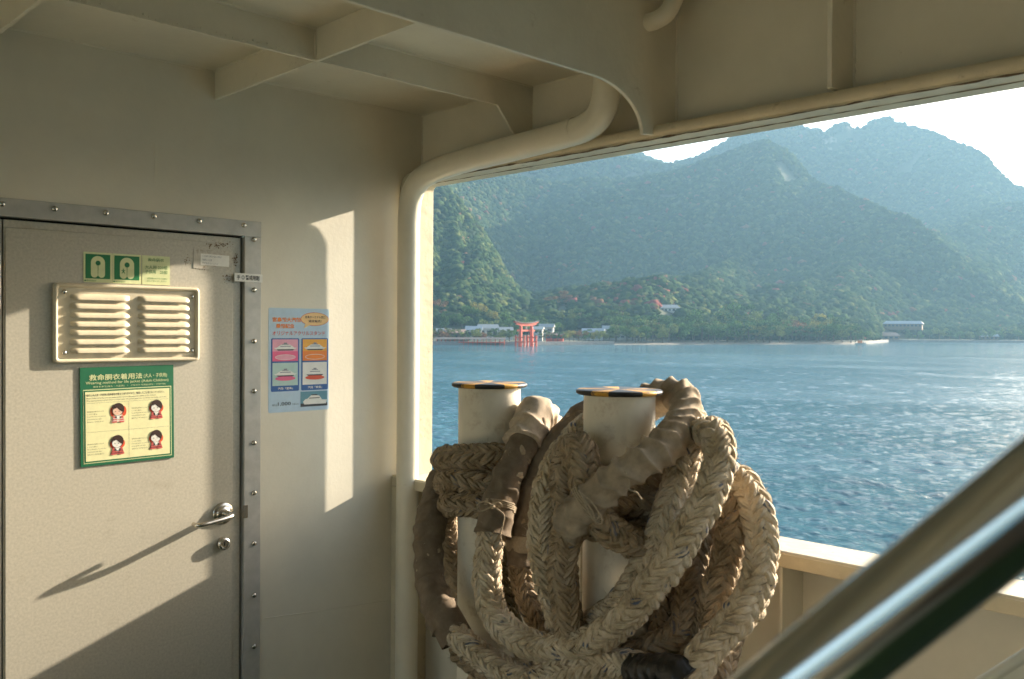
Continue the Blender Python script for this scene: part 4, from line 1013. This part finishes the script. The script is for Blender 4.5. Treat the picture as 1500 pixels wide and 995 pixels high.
# ---- forest canopy: thousands of crowns, none countable
nq = np.random.RandomState(5)
def crown_variant(seed, sub=2):
    import bmesh
    bm = bmesh.new(); bmesh.ops.create_icosphere(bm, subdivisions=sub, radius=1.0)
    q = random.Random(seed)
    for v in bm.verts:
        n = mnoise.noise(v.co*1.7+Vector((seed*3, 0, 0)))*.55 + mnoise.noise(v.co*4+Vector((0, seed, 0)))*.35
        v.co *= 1+n; v.co.z = v.co.z*(.85 if v.co.z > 0 else .55)
    bm.verts.ensure_lookup_table()
    V = np.array([tuple(v.co) for v in bm.verts]); Fa = np.array([[v.index for v in f.verts] for f in bm.faces]); bm.free(); return V, Fa
vars_ = [crown_variant(k) for k in range(7)]; vars_far = [crown_variant(k+20, 1) for k in range(7)]
N = 420000
pa = nq.uniform(R(6), R(66), N); pr = np.sqrt(nq.uniform(560**2, 2700**2, N))
ppx = 750+F*np.tan(AZ-pa)
ok = pr > shoreD(ppx)+np.where(ppx < 960, 88, 55)
pa, pr, ppx = pa[ok], pr[ok], ppx[ok]
pz = terr(pa, pr)
# leave out slopes that no place near the deck can see
el = Ht/RR[None, :]; runmax = np.maximum.accumulate(el, axis=1)
fi = ((pa-azs[0])/(azs[1]-azs[0])).astype(int); fj = ((pr-RR[0])/(RR[1]-RR[0])).astype(int)
vis = pz/pr > runmax[fi, np.maximum(fj-2, 0)] - .010
onb = np.array([mnoise.noise(Vector((r*math.cos(a)/60, r*math.sin(a)/60, 4))) for a, r in zip(pa, pr)])
rocky = (pz > 230) & (onb > .42)
clr = np.zeros(len(pa), bool)
for cx, hw, r0_, r1_ in ((978, 17, 735, 815), (823, 12, 770, 856), (1113, 9, 850, 915), (1322, 36, 1000, 1095)): clr |= (np.abs(ppx-cx) < hw) & (pr > r0_) & (pr < r1_)
keep = vis & ~rocky & ~clr
pa, pr, pz, ppx, onb = pa[keep], pr[keep], pz[keep], ppx[keep], onb[keep]
if len(pa) > 125000:
    sel_ = nq.choice(len(pa), 125000, replace=False, p=(1/pr**1.3)/np.sum(1/pr**1.3)); pa, pr, pz, ppx, onb = pa[sel_], pr[sel_], pz[sel_], ppx[sel_], onb[sel_]
sz = nq.uniform(2.6, 5.4, len(pa))*(.80+pr/3600)*(1+.35*nq.rand(len(pa))**6)
palette = np.array([(.030, .052, .018), (.045, .070, .022), (.070, .090, .028), (.105, .115, .035), (.035, .050, .025), (.15, .085, .04), (.17, .06, .04)])
pw = np.array([.32, .29, .20, .06, .115, .01, .005])
ci = nq.choice(len(palette), len(pa), p=pw)
red = (nq.rand(len(pa)) < .28) & (np.abs(ppx-930) < 75) & (pz < 62) & (pz > 15) & (pr < 1000); ci[red] = nq.choice([3, 5, 6], red.sum())
Vs, Fs, Cs = [], [], []; base = 0
for k, (V, Fa) in enumerate(vars_+vars_far):
    idx = np.where((np.arange(len(pa)) % len(vars_) == k % 7) & ((pr < 1150) if k < 7 else (pr >= 1150)))[0]
    th = nq.uniform(0, 6.28, len(idx)); c, s_ = np.cos(th), np.sin(th); sc_ = sz[idx]
    X = (V[None, :, 0]*c[:, None]-V[None, :, 1]*s_[:, None])*sc_[:, None]; Y = (V[None, :, 0]*s_[:, None]+V[None, :, 1]*c[:, None])*sc_[:, None]
    Z = V[None, :, 2]*sc_[:, None]*nq.uniform(.8, 1.35, len(idx))[:, None]
    X += (pr[idx]*np.cos(pa[idx]))[:, None]; Y += (pr[idx]*np.sin(pa[idx]))[:, None]; Z += (pz[idx]+sc_*.28)[:, None]
    Vs.append(np.stack([X, Y, Z], -1).reshape(-1, 3))
    Fs.append((Fa[None]+(np.arange(len(idx))*len(V))[:, None, None]+base).reshape(-1, 3)); base += len(idx)*len(V)
    cc = palette[ci[idx]]*np.array([.76, .78, 1.0])*nq.uniform(.8 if k < 7 else .92, 1.22 if k < 7 else 1.08, (len(idx), 1)); Cs.append(np.repeat(cc, len(V), axis=0))
def trimesh(name, V, Fa, C, m):
    me = bpy.data.meshes.new(name); me.vertices.add(len(V)); me.vertices.foreach_set('co', V.astype(np.float32).reshape(-1))
    me.loops.add(Fa.size); me.loops.foreach_set('vertex_index', Fa.reshape(-1).astype(np.int32)); k = Fa.shape[1]
    me.polygons.add(len(Fa)); me.polygons.foreach_set('loop_start', (np.arange(len(Fa))*k).astype(np.int32)); me.polygons.foreach_set('loop_total', np.full(len(Fa), k, np.int32))
    at = me.attributes.new('leaf_colour', 'FLOAT_COLOR', 'POINT'); at.data.foreach_set('color', np.concatenate([C, np.ones((len(C), 1))], 1).astype(np.float32).reshape(-1))
    me.update(calc_edges=True); me.materials.append(m); return me
def leafmat(name, sc=.5):
    m = bpy.data.materials.new(name); m.use_nodes = True; t = m.node_tree; b = t.nodes['Principled BSDF']; b.inputs['Roughness'].default_value = 1.0; b.inputs['Specular IOR Level'].default_value = 0
    at = t.nodes.new('ShaderNodeAttribute'); at.attribute_name = 'leaf_colour'
    tc = t.nodes.new('ShaderNodeTexCoord'); nz = t.nodes.new('ShaderNodeTexNoise'); nz.inputs['Scale'].default_value = sc; nz.inputs['Detail'].default_value = 4; t.links.new(tc.outputs['Object'], nz.inputs['Vector'])
    mr = t.nodes.new('ShaderNodeMapRange'); mr.inputs[1].default_value = .3; mr.inputs[2].default_value = .7; mr.inputs[3].default_value = .72; mr.inputs[4].default_value = 1.28; t.links.new(nz.outputs[0], mr.inputs[0])
    mx = t.nodes.new('ShaderNodeVectorMath'); mx.operation = 'SCALE'; t.links.new(at.outputs['Color'], mx.inputs[0]); t.links.new(mr.outputs[0], mx.inputs['Scale']); t.links.new(mx.outputs[0], b.inputs['Base Color'])
    bp = t.nodes.new('ShaderNodeBump'); bp.inputs['Strength'].default_value = .5; bp.inputs['Distance'].default_value = 1.0; t.links.new(nz.outputs[0], bp.inputs['Height']); t.links.new(bp.outputs[0], b.inputs['Normal'])
    return m
M_leaf = leafmat('forest_leaves', .45)
fo = bpy.data.objects.new('forest', trimesh('forest', np.concatenate(Vs), np.concatenate(Fs), np.concatenate(Cs), M_leaf)); col.objects.link(fo)
tag(fo, 'dense mixed forest covering the island slopes', 'forest', kind='stuff')

# ---- sea
azf = np.concatenate([np.linspace(R(5), R(64), 720), np.arange(R(64)+R(2.5), R(365)-R(1), R(2.5))])
rs = np.concatenate([[.5, 6, 12, 18], np.geomspace(24, 420, 880), np.geomspace(425, 1300, 110), np.geomspace(1400, 7000, 14)])
A2, R2 = np.meshgrid(azf, rs, indexing='ij'); Xs = R2*np.cos(A2); Ys = R2*np.sin(A2); Zs = np.full_like(Xs, ZSEA)
cell = np.gradient(rs)[None, :]
wdir = R(200)
for k in range(64):
    lam = .55*(5.5/.55)**nq.rand(); th = wdir+nq.normal()*.75; am = .0066*lam**.8*nq.uniform(.5, 1.2)
    kx, ky = 2*math.pi/lam*math.cos(th), 2*math.pi/lam*math.sin(th)
    fade = np.clip((lam/cell-2.2)/2, 0, 1)
    ph = kx*Xs+ky*Ys+nq.uniform(0, 6.28)
    Zs += am*fade*(np.sin(ph)+.25*np.cos(2*ph))
Zs[:, :4] = ZSEA
sm = bpy.data.materials.new('sea_water'); sm.use_nodes = True; t = sm.node_tree; b = t.nodes['Principled BSDF']
b.inputs['Base Color'].default_value = (.008, .085, .115, 1); b.inputs['Roughness'].default_value = .09; b.inputs['IOR'].default_value = 1.33
tc = t.nodes.new('ShaderNodeTexCoord'); mp = t.nodes.new('ShaderNodeMapping'); mp.inputs['Rotation'].default_value = (0, 0, R(20)); mp.inputs['Scale'].default_value = (1, .45, 1); t.links.new(tc.outputs['Object'], mp.inputs[0])
n1 = t.nodes.new('ShaderNodeTexNoise'); n1.inputs['Scale'].default_value = 2.6; n1.inputs['Detail'].default_value = 7; n1.inputs['Roughness'].default_value = .62; t.links.new(mp.outputs[0], n1.inputs[0])
n2 = t.nodes.new('ShaderNodeTexNoise'); n2.inputs['Scale'].default_value = .35; n2.inputs['Detail'].default_value = 5; t.links.new(mp.outputs[0], n2.inputs[0])
mm = t.nodes.new('ShaderNodeMath'); mm.operation = 'MULTIPLY_ADD'; mm.inputs[1].default_value = 1.4; t.links.new(n2.outputs[0], mm.inputs[0]); t.links.new(n1.outputs[0], mm.inputs[2])
bp = t.nodes.new('ShaderNodeBump'); bp.inputs['Strength'].default_value = 1.0; bp.inputs['Distance'].default_value = .36; t.links.new(mm.outputs[0], bp.inputs['Height'])
n3 = t.nodes.new('ShaderNodeTexNoise'); n3.inputs['Scale'].default_value = .045; n3.inputs['Detail'].default_value = 6; t.links.new(mp.outputs[0], n3.inputs[0])
r3 = t.nodes.new('ShaderNodeMapRange'); r3.inputs[1].default_value = .35; r3.inputs[2].default_value = .65; r3.inputs[3].default_value = .35; r3.inputs[4].default_value = 1.0; t.links.new(n3.outputs[0], r3.inputs[0]); t.links.new(r3.outputs[0], bp.inputs['Strength']); t.links.new(bp.outputs[0], b.inputs['Normal'])
sea = meshgrid_obj('sea', Xs, Ys, Zs, sm, True); sea.data.flip_normals(); tag(sea, 'rippled blue green sea between ferry and island', kind='structure')

# ---- haze: one closed box of even air round everything
hz = MB(); hz.box(-7600, 7600, -7600, 7600, ZSEA-8, 720)
hm = bpy.data.materials.new('haze'); hm.use_nodes = True; t = hm.node_tree; t.nodes.clear()
out = t.nodes.new('ShaderNodeOutputMaterial'); pv = t.nodes.new('ShaderNodeVolumePrincipled')
pv.inputs['Color'].default_value = (.23, .405, .56, 1); pv.inputs['Density'].default_value = .00019; pv.inputs['Anisotropy'].default_value = .3
t.links.new(pv.outputs[0], out.inputs['Volume']); hm.cycles.homogeneous_volume = True
tag(hz.build('haze', hm), 'pale blue haze over the water', kind='stuff')

# ---- shore strip: beach and low stone quay
def shore_pt(px, dD=0, z=0.0):
    a = azpx(px); r = float(shoreD(px))+dD; return Vector((r*math.cos(a), r*math.sin(a), ZSEA+z))
M_sand = mat('shore_sand', (.15, .13, .10), .9, nscale=.3, namp=.2); M_stone = mat('quay_stone', (.20, .18, .16), .9, nscale=.8, namp=.35, bump=.5, bscale=2, bdist=.1)
def strip(name, p0, p1, d0, z0, d1, z1, m, step=6):
    mb = MB(); vs = []; fs = []; n = 0
    for px in np.arange(p0, p1, step):
        q = shore_pt(px, d0, z0); r_ = shore_pt(px, d1, z1); r2 = shore_pt(px, d1, z0-1.5); vs += [q, r_, r2]; n += 1
    for i in range(n-1): fs += [(3*i, 3*i+3, 3*i+4, 3*i+1), (3*i+1, 3*i+4, 3*i+5, 3*i+2), (3*i, 3*i+2, 3*i+5, 3*i+3)]
    fs += [(0, 1, 2), (3*n-3, 3*n-1, 3*n-2)]
    mb.add(vs, fs); return mb.build(name, m)
tag(strip('beach', 900, 1268, -10, -.25, 14, 1.9, M_sand), 'thin pale beach below the shore trees', kind='structure')
def quay(p0, p1, h, dd, lab):
    mb = MB(); top = []; n = 0; vs = []; fs = []
    for px in np.arange(p0, p1, 6):
        a = shore_pt(px, dd, -1.0); b_ = shore_pt(px, dd+.6, h); c = shore_pt(px, dd+9, h); d_ = shore_pt(px, dd+9, -1.0); vs += [a, b_, c, d_]; n += 1
    for i in range(n-1):
        for k_ in range(4): fs.append((4*i+k_, 4*i+(k_+1) % 4, 4*i+4+(k_+1) % 4, 4*i+4+k_))
    fs += [(0, 3, 2, 1), (4*n-4, 4*n-3, 4*n-2, 4*n-1)]; mb.add(vs, fs); o = mb.build('quay_wall', M_stone); tag(o, lab, 'sea wall'); return o
quay(600, 906, 2.2, -4, 'low dark stone sea wall along the village shore left of the bay')
quay(1266, 1560, 2.4, -4, 'low dark stone sea wall along the far right shore')
# ------------------------------------------------------------------ shore things
M_verm = mat('vermilion_timber', (.62, .085, .035), .6, nscale=.8, namp=.15); M_bark = mat('cypress_bark_roof', (.16, .13, .11), .9, nscale=1, namp=.2)
M_hw = mat('house_plaster', (.38, .37, .33), .8, nscale=.5, namp=.08); M_tile = mat('grey_roof_tile', (.26, .28, .30), .7, nscale=.6, namp=.15); M_tile_b = mat('brown_roof_tile', (.30, .20, .15), .7, nscale=.6, namp=.15)
M_tile_l = mat('pale_metal_roof', (.20, .215, .22), .7, nscale=.6, namp=.1); M_win = mat('dark_window', (.03, .04, .05), .2); M_wood = mat('weathered_wood', (.17, .11, .07), .85, nscale=1, namp=.2)
M_conc = mat('pale_concrete', (.50, .48, .44), .85, nscale=.4, namp=.1)
def frame_at(px, D):           # local frame: origin on the water level, u across the view, w away
    a = azpx(px); o = Vector((D*math.cos(a), D*math.sin(a), 0)); w_ = Vector((math.cos(a), math.sin(a), 0)); return o, Vector((math.sin(a), -math.cos(a), 0)), w_
class LF:                      # builder in a local frame
    def __init__(s, px, D, z, yaw=0):
        s.o, u, w_ = frame_at(px, D); s.o = s.o+Vector((0, 0, z)); c, n = math.cos(R(yaw)), math.sin(R(yaw)); s.u = u*c+w_*n; s.w = w_*c-u*n
    def p(s, a, b, c): return s.o+s.u*a+s.w*b+Vector((0, 0, c))
    def box(s, mb, a0, a1, b0, b1, c0, c1, m=0, dt=0):
        vs = [s.p(a, b, c) for c in (c0, c1) for b in (b0, b1) for a in (a0, a1)]
        mb.add(vs, [(0,2,3,1),(4,5,7,6),(0,1,5,4),(2,6,7,3),(0,4,6,2),(1,3,7,5)], m)
# great torii
Dt = 560
L_ = LF(770.5, Dt, ZSEA, 47)
tr = empty('torii_gate', tuple(L_.p(0, 0, 0)), 'vermilion torii gate standing in the sea off the shore', 'torii')
def cyl(mb, a, b, c0, c1, r0_, r1_, lean=0):
    mb.tube([L_.p(a, b, c0), L_.p(a+lean, b, c1)], [r0_, r1_], 14)
sc_t = 14.6/16.6
for sgn in (-1, 1):
    mb = MB(); cyl(mb, sgn*5.3, 0, -1.5, 12.6, 1.25, .95, -sgn*.5); mb.build('main_pillar', M_verm, tr, smooth=True)
    for f_ in (-1, 1):
        mb = MB(); cyl(mb, sgn*5.3, f_*3.6, -1.5, 6.6, .62, .55, 0); mb.build('support_pillar', M_verm, tr, smooth=True)
        mb = MB(); L_.box(mb, sgn*5.3-.65, sgn*5.3+.65, f_*3.6-.65, f_*3.6+.65, 6.6, 6.95); mb.build('pillar_cap', M_bark, tr)
    for zz in (2.4, 5.2):
        mb = MB(); L_.box(mb, sgn*5.3-.16, sgn*5.3+.16, -4.4, 4.4, zz, zz+.62); mb.build('tie_beam', M_verm, tr)
mb = MB(); L_.box(mb, -7.9, 7.9, -.22, .22, 9.2, 10.2); mb.build('cross_beam', M_verm, tr)
mb = MB(); L_.box(mb, -.8, .8, -.4, .4, 10.3, 12.1); mb.build('name_tablet', M_bark, tr)
def bowed(c0, h, wid, ha, m_, nm, lift):
    mb = MB(); n = 20; vs = []; fs = []
    for i in range(n+1):
        t = i/n*2-1; a = t*ha; zz = c0+lift*abs(t)**2.4
        vs += [L_.p(a, -wid, zz), L_.p(a, wid, zz), L_.p(a*1.03, wid, zz+h), L_.p(a*1.03, -wid, zz+h)]
    for i in range(n):
        for k_ in range(4): fs.append((4*i+k_, 4*i+(k_+1) % 4, 4*i+4+(k_+1) % 4, 4*i+4+k_))
    fs += [(0, 3, 2, 1), (4*n, 4*n+1, 4*n+2, 4*n+3)]; mb.add(vs, fs); mb.build(nm, m_, tr)
bowed(12.5, .85, .55, 8.9, M_verm, 'lower_lintel', .9); bowed(13.38, .75, .75, 10.2, M_verm, 'upper_lintel', 1.15); bowed(14.16, .45, 1.15, 10.9, M_bark, 'roof', 1.25)

def house(px, D, zb, w_, h_, dep, rh, wallm, roofm, label, cat='house', name='house', storeys=1, yaw=0, over=.8, hip=0.0, nwin=4, group=None):
    l = LF(px, D, zb, yaw)
    e = empty(name, tuple(l.p(0, 0, 0)), label, cat, group)
    mb = MB(); l.box(mb, -w_/2, w_/2, 0, dep, -2.5, h_); mb.build('wall', wallm, e)
    mb = MB(); a = w_/2+over; hp = a*hip
    vs = [l.p(-a, -over, h_+.02), l.p(a, -over, h_+.02), l.p(a, dep+over, h_+.02), l.p(-a, dep+over, h_+.02), l.p(-a+hp, dep/2, h_+rh), l.p(a-hp, dep/2, h_+rh)]
    mb.add(vs, [(0, 1, 5, 4), (2, 3, 4, 5), (0, 4, 3), (1, 2, 5), (0, 3, 2, 1)])
    mb.build('roof', roofm, e)
    for s_ in range(storeys):
        for k_ in range(nwin):
            cx = -w_/2+w_*(k_+.5)/nwin; hh = h_/storeys
            mb = MB(); l.box(mb, cx-w_/nwin*.30, cx+w_/nwin*.30, -.06, -.004, s_*hh+hh*.32, s_*hh+hh*.78); mb.build('window', M_win, e)
    return e
def zg(px, D): return float(terr(np.array([azpx(px)]), np.array([float(D)]))[0])
SH = lambda px: float(shoreD(px))
vg = 'village houses along the shore'
specs = [
 # px, D offset, w, h, dep, rh, wall, roof, label
 (650, 24, 9, 5, 7, 2.2, M_hw, M_tile, 'white house with grey roof nearest the window jamb'),
 (668, 12, 13, 4, 7, 2.6, M_wood, M_tile_b, 'low dark timber pavilion with brown roof near the window jamb'),
 (694, 52, 11, 5.5, 8, 3, M_hw, M_tile, 'white house with grey roof half hidden behind shore trees left of the torii'),
 (716, 60, 14, 6, 8, 3.2, M_hw, M_tile_l, 'pale roofed long house above the trees left of the torii'),
 (742, 46, 9, 5.5, 7, 2.6, M_hw, M_tile_l, 'small white gabled house just left of the torii'),
 (788, 26, 6, 7, 6, 2.0, M_hw, M_hw, 'bright cream gable touching the right side of the torii'),
 (800, 52, 10, 8, 8, 2.6, M_hw, M_tile_l, 'white two storey house right of the torii'),
 (812, 12, 12, 3, 6, 1.6, M_verm, M_tile_b, 'low red timber shrine building at the water right of the torii'),
 (868, 46, 16, 5, 8, 2.6, M_hw, M_tile, 'white walled house with grey roof under the round green tree'),
 (912, 44, 30, 6.5, 10, 3.4, M_hw, M_tile_l, 'long pale roofed hall behind the central shore trees'),
 (936, 34, 9, 7, 9, 3.6, M_hw, M_tile_l, 'white gable end beside the long pale hall'),
]
for i, (px, dd, w_, h_, dep, rh, wm, rm, lab) in enumerate(specs):
    D = SH(px)+dd; house(px, D, max(zg(px, D), ZSEA+2.2)+.8, w_, h_+.6, dep, rh, wm, rm, lab, group=vg, storeys=2 if h_ > 6 else 1, yaw=rng.uniform(-14, 14), nwin=max(2, int(w_/4)))
def zpx(y, px, D): return float(hgt(px, y, D))
D = 800; house(978, D, zpx(470, 978, D), 20, 11, 10, 3, M_conc, M_tile_l, 'grey multi storey inn among trees on the low hill', 'inn', 'hill_inn', 3, 10, nwin=6, hip=.2)
D = 840; house(823, D, zpx(470, 823, D), 13, 3.6, 8, 3.2, M_verm, M_bark, 'small vermilion shrine hall on the red leafed knoll', 'shrine', 'shrine_hall', 1, -8, 1.4, .35)
D = 900; house(1113, D, zpx(470, 1113, D), 6, 3.4, 6, 4.2, M_verm, M_verm, 'tiny bright red roofed pagoda above the shore trees', 'pagoda', 'small_pagoda', 1, 20, .8, .8)
D = 1075; house(1322, D, zpx(480, 1322, D), 38, 4, 12, 3.2, M_wood, M_tile, 'long pale roofed villa on the slope at the right', 'villa', 'villa', 1, -6, 1.5, .15, 10)
D = 1018; house(1294, D, ZSEA+2.3, 30, 4, 10, 3.6, M_wood, M_tile_b, 'low brown roofed lodge at the right shore below the villa', 'lodge', 'shore_lodge', 1, 5, 1.5, .25, 6)
D = 1040; house(1450, D+60, ZSEA+2.6, 16, 3.5, 8, 2.6, M_wood, M_tile, 'small dark house by the far right shore', 'house', 'house', 1, 0, 1.2, .2, 4, group=vg)
# shrine gallery on stilts: low red corridor over the water's edge
l = LF(690, SH(690)-3, ZSEA)
e = empty('shrine_gallery', tuple(l.p(0, 0, 0)), 'low red shrine gallery on short posts along the waterline left of the torii', 'shrine gallery')
mb = MB(); l.box(mb, -23, 22, -2, 2, 1.5, 1.9); mb.build('floor_deck', M_verm, e)
mb = MB(); vs = [l.p(-24, -2.8, 3.7), l.p(23, -2.8, 3.7), l.p(23, 2.8, 3.7), l.p(-24, 2.8, 3.7), l.p(-24, 0, 5), l.p(23, 0, 5)]
mb.add(vs, [(0, 1, 5, 4), (2, 3, 4, 5), (0, 4, 3), (1, 2, 5), (0, 3, 2, 1)]); mb.build('roof', M_bark, e)
for i in range(16):
    mb = MB(); x = -22.5+i*2.96
    for bb in (-1.8, 1.8): mb.tube([l.p(x, bb, -1), l.p(x, bb, 3.72)], .17, 8)
    mb.build('post_frame', M_verm, e)
# small boat at the point
D = 800; l = LF(1261, D-25, ZSEA, 20)
e = empty('small_boat', tuple(l.p(0, 0, 0)), 'small white boat with orange cabin off the wooded point', 'boat')
mb = MB(); n = 10; vs = []; fs = []
for i in range(n+1):
    t = i/n*2-1; wd = 1.4*(1-max(0, t)**2.2)*(1-.2*max(0, -t)); zt2 = 1.3+.5*max(0, t)**2
    vs += [l.p(t*4.5, -wd, zt2), l.p(t*4.3, -wd*.6, -.4), l.p(t*4.3, wd*.6, -.4), l.p(t*4.5, wd, zt2)]
for i in range(n):
    for k_ in range(4): fs.append((4*i+k_, 4*i+(k_+1) % 4, 4*i+4+(k_+1) % 4, 4*i+4+k_))
fs += [(0, 3, 2, 1), (4*n, 4*n+1, 4*n+2, 4*n+3)]; mb.add(vs, fs); mb.build('hull', M_hw, e)
mb = MB(); l.box(mb, -2.2, .8, -.9, .9, 1.2, 3.6); mb.build('cabin', flat('boat_orange', (.75, .22, .06)), e)
mb = MB(); l.box(mb, -2.5, 1.1, -1.1, 1.1, 3.6, 3.8); mb.build('cabin_roof', M_hw, e)

# ---- individual shore trees: trunk with limbs + crown of leaf clumps, copied
def tree_proto(seed, kind, colr):
    q = np.random.RandomState(seed); r = random.Random(seed)
    H = 1.0
    mb = MB()
    mb.tube([(0, 0, -.08), (.01, 0, .18), (-.01, .02, .42), (.01, .0, .72)], [.035, .028, .020, .010], 8)
    lobes = []
    if kind == 'round':
        for _ in range(11): lobes.append((r.gauss(0, .20), r.gauss(0, .20), r.uniform(.38, .88), r.uniform(.13, .24)))
    elif kind == 'tall':
        for k in range(11): z = .25+.7*k/10; lobes.append((r.gauss(0, .06), r.gauss(0, .06), z, .20*(1.15-z)+.05))
    else:   # pine, flat topped tiers
        for _ in range(9): lobes.append((r.gauss(0, .24), r.gauss(0, .24), r.choice([.5, .68, .85, .95])+r.uniform(-.04, .04), r.uniform(.12, .2)))
    for (x, y, z, s) in lobes[::2]: mb.tube([(0, 0, max(.15, z-.25)), (x*.5, y*.5, z-.1), (x, y, z)], [.014, .009, .004], 5)
    V = []; C = []
    for (x, y, z, s) in lobes:
        n = int(110*(s/.18)**2); d = q.normal(size=(n, 3)); d /= np.linalg.norm(d, axis=1)[:, None]
        flatz = .5 if kind == 'pine' else .85
        c = np.array([x, y, z])+d*s*q.uniform(.55, 1.05, (n, 1))*np.array([1, 1, flatz])
        a = q.normal(size=(n, 3)); a /= np.linalg.norm(a, axis=1)[:, None]; b_ = np.cross(a, d+q.normal(size=(n, 3))*.6); b_ /= np.linalg.norm(b_, axis=1)[:, None]
        ls = q.uniform(.018, .040, (n, 1))
        V.append(np.stack([c-a*ls, c+b_*ls*.8, c+a*ls, c-b_*ls*.8], 1).reshape(-1, 3)); col_ = np.array(colr)*2.1*r.uniform(.75, 1.3)
        C.append(np.repeat(col_[None]*q.uniform(.7, 1.35, (n, 1)), 4, axis=0))
    V = np.concatenate(V); C = np.concatenate(C); Fa = np.arange(len(V)).reshape(-1, 4)
    return mb, (V, Fa, C)
M_trunk = mat('tree_bark', (.10, .075, .05), .9)
M_leaf2 = leafmat('shore_leaves', 1.3)
kinds = [('round', (.050, .080, .024), 'round dark green'), ('round', (.095, .105, .035), 'round olive green'), ('tall', (.045, .070, .026), 'tall narrow green'), ('pine', (.035, .060, .022), 'dark flat topped pine'),
         ('round', (.14, .12, .035), 'round yellow green'), ('round', (.13, .07, .035), 'round rusty red'), ('pine', (.060, .075, .025), 'olive flat topped pine')]
protos = []
for i, (kd, c_, nm) in enumerate(kinds):
    for vv in range(2):
        tm, (V, Fa, C) = tree_proto(40+i*3+vv*101, kd, c_)
        me_t = tm.build('trunk', M_trunk); mesh_t = me_t.data; bpy.data.objects.remove(me_t)
        protos.append((i, mesh_t, trimesh('crown', V, Fa, C, M_leaf2)))
land = [(700, 'left of the torii'), (760, 'beside the torii'), (860, 'between the torii and the long pale hall'), (950, 'around the long pale hall'), (1060, 'below the inn on the low hill'), (1160, 'in the middle of the wooded point'), (1262, 'at the tip of the wooded point'), (1345, 'near the lodge at the right shore'), (2000, 'at the far right shore')]
def tree(px, D, H, pi_, zoff=0):
    i, mt, mc = protos[pi_]
    z = max(zg(px, D), ZSEA+1.5)+zoff; a = azpx(px)
    place = next(t for x, t in land if px < x)
    row = 'front row' if D < SH(px)+22 else ('middle row' if D < SH(px)+50 else 'back row')
    e = empty('shore_tree', (D*math.cos(a), D*math.sin(a), z), f'{kinds[i][2]} tree {place}, {row}', 'tree', f'{kinds[i][2]} trees {place}')
    e.rotation_euler = (0, 0, rng.uniform(0, 6.28)); e.scale = (H*rng.uniform(.9, 1.3), H*rng.uniform(.9, 1.3), H)
    for nm, me in (('trunk', mt), ('crown', mc)):
        o = bpy.data.objects.new(nm, me); col.objects.link(o); o.parent = e
def rp(w_):
    k = rng.choices(range(7), w_)[0]; return k*2+rng.randint(0, 1)
x = 612
while x < 905:                  # village belt: lower trees with gaps for the houses
    D = SH(x)+rng.uniform(6, 22)
    if not (750 < x < 792): tree(x, D, rng.uniform(6.5, 9.5), rp([3, 4, .6, 3, 2, .6, 3]))
    x += rng.uniform(5, 10)
x = 640
while x < 960:
    D = SH(x)+rng.uniform(62, 110); tree(x, D, rng.uniform(10, 15), rp([5, 3, 2, 2, 1, .7, 1])); x += rng.uniform(9, 15)
x = 905
while x < 1268:                 # wooded point: dense belt in three rows
    f_ = min(1, (x-905)/180)
    for d0, d1, h0, h1 in ((4, 18, 10, 14+3*f_), (22, 46, 13, 17+4*f_), (52, 90, 14, 20+3*f_)):
        xx = x+rng.uniform(-4, 4); 
        if d0 > 50 and xx > 1240: continue
        if xx > 1266: continue
        tree(xx, SH(xx)+rng.uniform(d0, d1), rng.uniform(h0, h1), rp([6, 3, 1.5, 3, .8, .35, 2]))
    x += rng.uniform(9.5, 13)
x = 1330
while x < 1530:
    tree(x, SH(x)+rng.uniform(8, 60), rng.uniform(9, 14), rp([6, 2, 2, 2, .8, .4, 2])); x += rng.uniform(11, 17)
for px, D, h in ((812, 832, 11), (834, 836, 10), (846, 846, 8), (800, 850, 9), (826, 860, 13)): tree(px, D, h, 10+rng.randint(0, 1))
